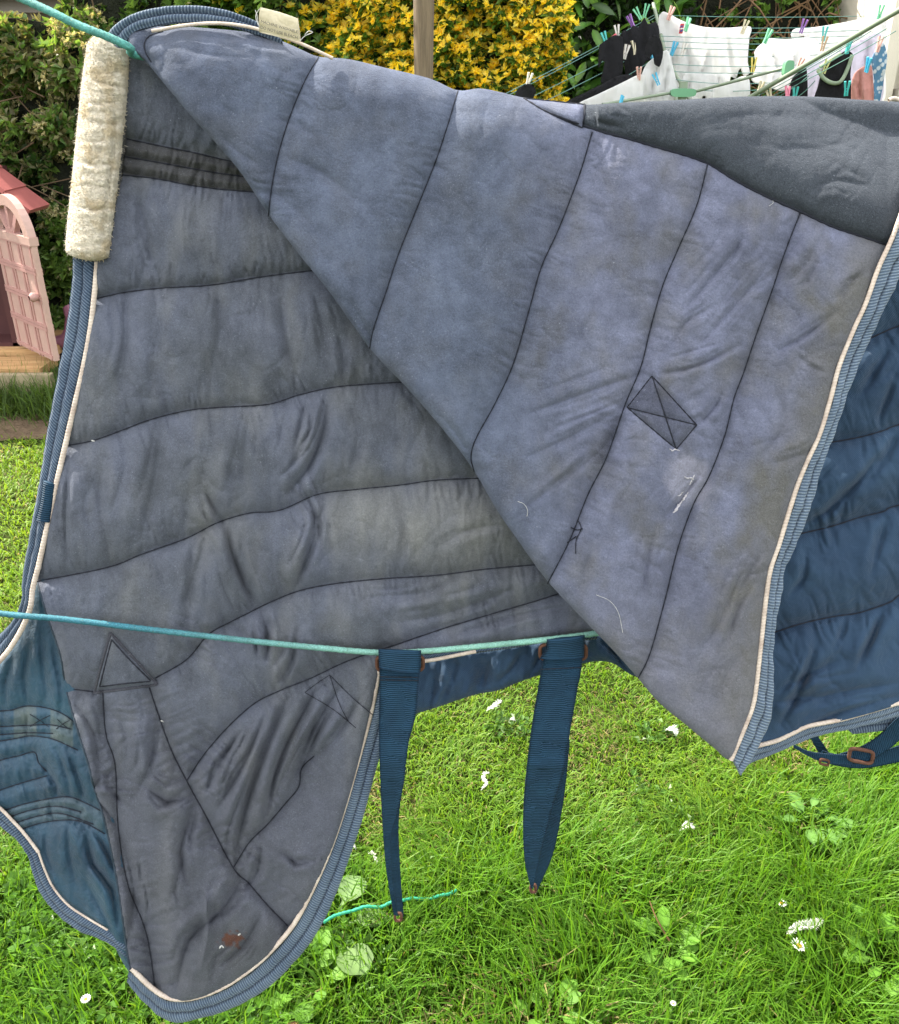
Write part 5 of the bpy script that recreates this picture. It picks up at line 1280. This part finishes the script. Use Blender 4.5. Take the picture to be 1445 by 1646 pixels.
garment('white_towel', 'small white cloth hanging low below the white shirt', 'cloth', [(1180, 128), (1200, 122), (1206, 140), (1198, 172), (1150, 172), (1148, 142)], 5.0, m_white, seed=3.5)
garment('pillowcase', 'slanting white pillowcase at the lower left of the airer', 'pillowcase', [(930, 166), (960, 152), (1000, 133), (1024, 121), (1036, 119), (1034, 150), (1030, 172), (930, 174)], 4.9, m_white, seed=4.)
garment('white_vest', 'crumpled white vest hanging under the blue peg beside the long arm', 'vest', [(1030, 124), (1040, 102), (1056, 90), (1072, 80), (1080, 100), (1088, 140), (1085, 174), (1000, 174), (1020, 150)], 5.15, m_white, [([(1060, 95), (1050, 130), (1045, 165)], 7, .03), ([(1075, 100), (1070, 130), (1066, 160)], 6, .02)], seed=5.)
garment('lilac_shirt', 'lilac tinted white shirt behind the black shorts on the right', 'shirt', [(1296, 108), (1318, 98), (1348, 82), (1380, 66), (1412, 52), (1416, 80), (1410, 172), (1294, 172)], 5.0, m_lil, [([(1320, 105), (1316, 140), (1310, 165)], 7, .03), ([(1395, 70), (1388, 110), (1380, 150)], 8, .03)], seed=6.)
garment('black_vest', 'black strappy vest hung furthest left among the dark clothes', 'vest', [(964, 72), (975, 64), (988, 56), (1000, 58), (1002, 92), (999, 122), (985, 128), (966, 135), (970, 110), (975, 84), (968, 96), (962, 110)], 5.2, m_blk, seed=7.)
garment('black_top', 'black top gathered under the purple and cream pegs', 'top', [(998, 54), (1004, 47), (1010, 52), (1018, 40), (1026, 44), (1036, 28), (1042, 40), (1054, 34), (1060, 50), (1058, 78), (1047, 84), (1048, 96), (1036, 100), (1036, 118), (1028, 108), (1022, 126), (1014, 118), (1008, 130), (1002, 96)], 5.4, m_blk, seed=8.)
garment('black_leggings', 'long black leggings hanging diagonally below the other dark clothes', 'leggings', [(906, 166), (938, 150), (970, 134), (1000, 120), (1022, 124), (1000, 138), (965, 156), (946, 172), (908, 174)], 5.0, m_blk, seed=9.)
garment('black_sock', 'black sock pegged at the far left end of the line beside the golden shrub', 'sock', [(826, 156), (834, 141), (846, 134), (858, 136), (862, 148), (856, 160), (828, 164)], 4.6, m_blk, seed=10.)
garment('black_pants', 'small black pants hanging between the white shirt and lilac shirt', 'pants', [(1270, 174), (1272, 130), (1284, 116), (1296, 106), (1296, 174)], 4.75, m_blk, seed=11.)
g, cS = garment('black_shorts', 'black shorts with a pale green waistband hanging under the right arm', 'shorts', [(1310, 174), (1316, 136), (1324, 108), (1340, 96), (1362, 80), (1371, 86), (1367, 120), (1368, 174)], 4.55, m_blk, seed=12.)
for L in ([(1315, 113), (1324, 126), (1336, 133), (1348, 133), (1356, 124), (1364, 106), (1370, 88)], [(1318, 108), (1336, 96), (1352, 86)]):
    q = cr(L, 3.0); tube('waistband', P(q[:, 0], q[:, 1], cS.y(q)-.014), .009, m_grn, g, 8)
garment('pink_top', 'dusty pink top bunched at the right end of the airer', 'top', [(1370, 128), (1374, 118), (1386, 108), (1399, 103), (1403, 120), (1402, 174), (1372, 174)], 4.4, m_pnk, [([(1382, 115), (1380, 140), (1384, 165)], 5, .02)], seed=13., h=2.6)
garment('patterned_top', 'blue and grey patterned top hanging beside the pink top', 'top', [(1401, 96), (1410, 80), (1419, 68), (1426, 88), (1423, 115), (1412, 172), (1402, 172), (1405, 125)], 4.45, m_prt, seed=14., h=2.6)

garment('white_shorts', 'white shorts bunched under the hem of the large t-shirt', 'shorts', [(1098, 122), (1122, 116), (1150, 120), (1170, 118), (1174, 150), (1164, 172), (1140, 172), (1132, 150), (1122, 172), (1096, 172)], 5.3, m_white, [([(1110, 125), (1106, 145), (1108, 168)], 5, .02), ([(1155, 125), (1160, 150), (1152, 170)], 5, .02)], seed=15., h=2.8)
garment('black_socks', 'pair of black socks hanging beside the tip of the long arm', 'socks', [(1044, 60), (1052, 56), (1060, 60), (1066, 84), (1060, 108), (1052, 104), (1050, 86), (1042, 96), (1036, 88)], 5.1, m_blk, seed=16., h=2.6)
# ---- pegs
PC = dict(green=(.16, .50, .28), purple=(.28, .13, .42), white=(.66, .63, .58), teal=(.06, .42, .40), red=(.65, .10, .14), cream=(.60, .54, .38), pink=(.62, .36, .31), blue=(.06, .38, .58), yellow=(.55, .45, .10), rose=(.70, .22, .32), olive=(.42, .44, .18), wood=(.38, .27, .15))
pm = {}
def peg_mesh(c):
    if c in pm: return pm[c]
    mb = MB()
    for sx in (-1, 1):
        ax = [[math.cos(.13*sx), 0, -math.sin(.13*sx)*1.0], [0, 1, 0], [math.sin(.13*sx), 0, math.cos(.13*sx)]]
        v, f = box_geo((0, 0, 0), .011, .012, .055, ax); v[:, 0] *= np.where(v[:, 2] > 0, 1.1, .7); mb.add(v + A([sx*.009, 0, .012]), f)
        v, f = box_geo((sx*.0065, 0, -.027), .009, .012, .03); mb.add(v, f)
    th = np.linspace(0, 2*np.pi, 9); v, f, uv = tube_geo(np.stack([.008*np.cos(th), 0*th+.001, .008*np.sin(th)-.010], -1), .0022, 5); mb.add(v, f, uv)
    o = mb.build('clothes_peg', simple(c+'_plastic', PC[c], .4, 40, .12), None, smooth=False, loc=(0, 0, 0)); pm[c] = o; return o
used = set()
PEGS = [(1025, 22, 5.7, 'green', 'pale green peg at the top of the left line, under the leaves', -.6), (1038, 17, 5.8, 'green', 'green peg nearest the tip of the long arm on the left line', .2), (1014, 34, 5.6, 'purple', 'upper purple peg on the left line above the black top', -.5), (992, 51, 5.45, 'white', 'off-white peg on the black strappy vest', -.2),
    (972, 62, 5.3, 'teal', 'teal peg at the left end of the black strappy vest', -.4), (983, 63, 5.35, 'red', 'red and pink peg beside the teal one on the left line', 1.2), (850, 128, 4.6, 'white', 'white peg holding the black sock on the far left', .2), (1041, 61, 5.5, 'purple', 'lower purple peg on the second line over the black top', -.3),
    (1046, 53, 5.6, 'pink', 'pale pink peg touching the lower purple peg', -.6), (1031, 69, 5.5, 'pink', 'small pink peg in the middle of the dark clothes', .8), (1019, 76, 5.4, 'cream', 'yellowish cream peg on the second line of dark clothes', -.2), (1006, 83, 5.3, 'white', 'white peg lowest on the second line of dark clothes', .2), (1049, 92, 5.3, 'blue', 'bright blue peg at the top of the white vest', -.6),
    (1027, 118, 4.9, 'pink', 'peach pink peg at the top of the pillowcase', .0), (1055, 127, 5.0, 'blue', 'blue peg low in front of the white vest', -.5), (1078, 21, 5.6, 'pink', 'salmon pink peg at the left corner of the large t-shirt', .3), (1105, 39, 5.55, 'green', 'green peg beside the flag print on the t-shirt', .3), (1083, 78, 5.35, 'blue', 'blue peg clipped over the middle of the long arm', .3),
    (1099, 80, 5.4, 'white', 'white peg on the line in front of the t-shirt', .2), (1197, 43, 5.6, 'cream', 'cream peg at the right corner of the large t-shirt', .3), (1291, 42, 5.6, 'purple', 'purple peg at the left corner of the tall white sheet', .25), (1234, 58, 5.25, 'green', 'light green peg on the shoulder of the white shirt', .3), (1325, 54, 5.3, 'teal', 'grey teal peg on a line in the middle of the tall sheet', .05), (1324, 70, 5.2, 'wood', 'brown wooden peg just below the grey teal one', .1),
    (1415, 19, 5.6, 'green', 'bright green peg at the top right corner of the tall sheet', .1), (1211, 104, 5.1, 'yellow', 'yellow peg standing in the gap beside the white shirt', .0), (1266, 149, 4.6, 'rose', 'bright pink peg just above the rug', .1), (1278, 151, 4.6, 'teal', 'teal peg beside the bright pink one just above the rug', -.1), (1364, 74, 4.5, 'teal', 'teal peg on the waistband of the black shorts', -.1), (1328, 106, 4.5, 'olive', 'olive green peg at the left of the black shorts', .2),
    (1413, 71, 4.4, 'pink', 'pinkish grey peg at the top of the patterned top', .1), (1361, 142, 4.4, 'teal', 'teal peg low on the black shorts', -.1), (1222, 141, 4.8, 'cream', 'cream peg where the lines meet the arm', .2), (1395, 104, 4.35, 'blue', 'dull blue peg at the top of the pink top', .3), (1237, 153, 4.7, 'cream', 'cream peg lowest among the lines above the rug', -.4), (998, 24+140, 4.7, 'blue', 'pale blue peg just above the rug on the left of the pillowcase', .3), (1285, 104, 4.7, 'pink', 'faded pink peg at the top of the small black pants', .3)]
for (px, py, Y_, c_, lb, rot) in PEGS:
    pr = peg_mesh(c_)
    o = pr if c_ not in used else copyobj(pr); used.add(c_)
    o.location = tuple(P(px, py, Y_)); o.rotation_euler = (rng.normal(0, .15), rot, rng.normal(0, .5)); s_ = .86 if Y_ > 5 else .76; o.scale = (s_, s_, s_)
    tag(o, lb, 'clothes peg', 'clothes pegs on the rotary airer')

# ================================================================== SMALL THINGS ON THE LAWN
def plant(label, px, py, nleaf, L, W, cols, group='broad leaved weeds in the lawn', flat=.5, spread=.02, name='weed_plant'):
    c = G(px, py, .0); t = thing(name, label, 'weed', c, group)
    ps_ = [big_leaf('leaf', L, W, M['weed'], k, t, .25, 8, True) for k in cols]
    for i in range(nleaf):
        o = ps_[i] if i < len(ps_) else copyobj(ps_[i % len(ps_)], t)
        a = i*2.4 + rng.normal(0, .25); el = rng.uniform(.15, .95)*(1-flat) + .25
        d = A([math.cos(a)*math.cos(el), math.sin(a)*math.cos(el), math.sin(el)])
        p = c + A([math.cos(a)*spread*rng.uniform(.3, 1), math.sin(a)*spread*rng.uniform(.3, 1), .034 + .025*rng.uniform(0, 1)])
        orient(o, p, d, (-math.cos(a)*math.sin(el), -math.sin(a)*math.sin(el), math.cos(el)), rng.uniform(.6, 1.1), t)
    return t
LG_ = [(.11, .24, .028), (.13, .26, .04), (.09, .20, .024)]
plant('leafy daisy-leaved weed right of the brown stalk in the front lawn', 1066, 1548, 22, .066, .027, LG_, flat=.4, spread=.035)
plant('large leafy weed at the right edge of the front lawn', 1425, 1570, 24, .072, .028, LG_, flat=.4, spread=.05)
plant('small weed rosette below the buckled strap on the right', 1296, 1345, 16, .06, .026, [(.09, .19, .04), (.11, .22, .05)], flat=.7, spread=.045)
plant('pale broad flat leaved weed beside the green string', 535, 1520, 4, .10, .060, [(.13, .21, .07), (.15, .24, .09)], flat=.75, spread=.05)
plant('round leaved weed below the corner of the rug hem', 490, 1600, 18, .052, .03, LG_, flat=.4, spread=.06)
plant('small round leaved weed at the very bottom of the lawn', 880, 1655, 9, .055, .028, LG_, flat=.5, spread=.03)
# clover and small round leaves, bottom left
cx_, cy_ = rng.uniform(-.95, -.12, 5200), rng.uniform(.85, 1.55, 5200)
k_ = fbm(cx_*4, cy_*4, 2) + .55 - .9*np.clip((cx_+.42)*2.4, 0, 1) > rng.uniform(0, .8, len(cx_)); cx_, cy_ = cx_[k_], cy_[k_]; n = len(cx_)
ctr = np.stack([cx_, cy_, rng.uniform(.022, .055, n)], -1)
cg = clusters(ctr, 3, A([[0, -.1, 1]])*np.ones((n, 1)) + rng.normal(0, .2, (n, 3)), .019, .016, lambda i, p, d: (A([.10, .22, .03])*rng.uniform(.55, 1.5, (len(i), 1))), 1.25)
mb = MB(); mb.add(cg[0], cg[1], None, cg[2])
tag(mb.build('clover', M['leaf'], None, smooth=False, kind='stuff'), 'low clover and small round leaves in the bottom left lawn', 'clover')
cx_, cy_ = rng.uniform(-.1, 1.2, 2600), rng.uniform(1.0, 2.2, 2600); k_ = fbm(cx_*3+7, cy_*3, 2) > .62; cx_, cy_ = cx_[k_], cy_[k_]; n = len(cx_)
cg = clusters(np.stack([cx_, cy_, rng.uniform(.015, .04, n)], -1), 3, A([[0, -.1, 1]])*np.ones((n, 1)) + rng.normal(0, .25, (n, 3)), .017, .014, lambda i, p, d: (A([.09, .19, .03])*rng.uniform(.6, 1.4, (len(i), 1))), 1.25)
mb = MB(); mb.add(cg[0], cg[1], None, cg[2])
tag(mb.build('clover', M['leaf'], None, smooth=False, kind='stuff'), 'scattered clover leaves among the grass on the right', 'clover')
# daisies
def daisy(label, px, py, s):
    c = G(px, py, .085); t = thing('daisy', label, 'flower', (c[0], c[1], 0), 'white daisies in the lawn')
    mb = MB()
    for i in range(16):
        a = i*2*np.pi/16; d = A([math.cos(a), math.sin(a)-.15, .25]); d /= np.linalg.norm(d); q = A([-math.sin(a), math.cos(a), 0])
        p = c; mb.add([p + d*.004*s, p + d*.011*s + q*.0022*s, p + d*.017*s, p + d*.011*s - q*.0022*s], [[0, 1, 2, 3]])
    mb.build('petals', M['petal'], t, smooth=False)
    th = np.linspace(0, np.pi/2, 5); tube('flower_centre', np.stack([c[0]+0*th, c[1]+0*th-.001, c[2]+.0005+.0035*s*np.sin(th)], -1), .0055*s*np.cos(th*.9)+.0003, M['yolk'], t, 10)
    tube('stem', [A([c[0]+.008, c[1]+.01, 0]), A([c[0]+.004, c[1]+.006, .03]), c], .001, simple('daisy_stem', (.06, .13, .03), .6), t, 6)
daisy('daisy with a yellow centre in front of the large feather', 1284, 1520, 1.0)
daisy('half closed daisy standing behind the large feather', 1256, 1452, .7)
daisy('lone daisy among the clover at the bottom left', 138, 1606, .6)
daisy('tiny daisy near the bottom centre right', 1082, 1613, .35)
# feathers
def feather(label, pts, wd, z=.05, dens=46):
    L = cr(pts, 3.0); p = G(L[:, 0], L[:, 1], z); p[:, 2] = z + .008*np.sin(np.linspace(0, 3.1, len(p)))
    t = thing('feather', label, 'feather', (p[0][0], p[0][1], 0), 'white feathers on the lawn')
    tube('quill', p, np.linspace(.0011, .0004, len(p)), M['feather'], t, 6)
    pr = resamp(p, dens); T = unit(np.gradient(pr, axis=0)); mb = MB()
    for i in range(dens):
        f_ = i/dens; w_ = wd*(math.sin(math.pi*min(1, f_*.9+.08))**.6)
        for sd_ in (-1, 1):
            q = np.cross(T[i], [0, 0, 1])*sd_; e = pr[i] + q*w_ + T[i]*w_*.8 + A([0, 0, rng.normal(.004, .003)])
            h_ = pr[i] + (e-pr[i])*.5 + A([0, 0, .003]); b_ = T[i]*.0016
            mb.add([pr[i]-b_, pr[i]+b_, h_+b_*.9, h_-b_*.9, e], [[0, 1, 2, 3]]); mb.add([h_-b_*.9, h_+b_*.9, e], [[0, 1, 2]])
    mb.build('vane', M['feather'], t, smooth=False)
feather('large ragged white feather lying behind the front daisy', [(1265, 1502), (1285, 1494), (1305, 1492), (1320, 1480)], .012, .09)
feather('curled white feather between the two hanging straps', [(786, 1243), (778, 1248), (777, 1258), (782, 1264), (774, 1270)], .006, .035, 24)
feather('fluffy white feather right of the hanging straps', [(1093, 1336), (1103, 1333), (1114, 1330)], .012, .045, 26)
feather('pair of white feather wisps just under the navy flap', [(782, 1143), (795, 1139), (805, 1128)], .010, .03, 24)
feather('small downy feather below the navy flap', [(818, 1160), (828, 1160)], .008, .03, 16)
feather('bright white rounded feather near the rug corner', [(1070, 1174), (1080, 1177), (1088, 1180)], .014, .04, 30)
feather('small white feather left of the twisted strap', [(560, 1366), (572, 1364)], .007, .05, 14)
feather('thin white feather wisp beside the twisted strap', [(592, 1372), (602, 1380), (606, 1388)], .005, .05, 14)
# cut end of green string
L = cr([(520, 1482), (545, 1470), (575, 1461), (610, 1456), (640, 1448), (680, 1444), (705, 1441), (720, 1438), (733, 1430)], 3.0)
p = G(L[:, 0], L[:, 1], .088); p[:, 2] += .006*noise2(L[:, 0]/25, 1.0)
v, f, uv = tube_geo(p, .0030, 8, 2, .012, .2); c = np.tile(A([.05, .50, .30]), (len(v), 1))
tag(mesh('green_string', v, f, M['rope'], None, uv=uv, col=c, loc=(float(p[0][0]), float(p[0][1]), 0)), 'cut length of bright green string lying in the grass', 'string')
# brown stalk, dead leaf, fallen petals
L = cr([P0 for P0 in (G(1044, 1448, .12), G(1056, 1478, .10), G(1076, 1512, .07))], .01)
tag(tube('dead_stalk', L, np.linspace(.0011, .002, len(L)), simple('red_brown_stalk', (.15, .07, .03), .7, 60, .4), None, 6), 'red brown dead stalk standing in the lawn beside the leafy weed', 'stalk')
c = G(466, 1640, .05); dl = big_leaf('dead_leaf', .055, .028, simple('dead_leaf_brown', (.33, .17, .08), .7, 60, .3), (.3, .2, .1), None, .3, 6)
o = dl; d = Vector((.5, -.75, .25)).normalized(); zz = Vector((.2, .2, 1)).normalized(); xx = d.cross(zz).normalized(); zz = xx.cross(d)
o.matrix_world = Matrix.Translation(Vector(c)) @ Matrix((xx, d, zz)).transposed().to_4x4(); tag(o, 'curled brown dead leaf in the grass at the bottom edge', 'leaf')
c = G(995, 1084, .03)
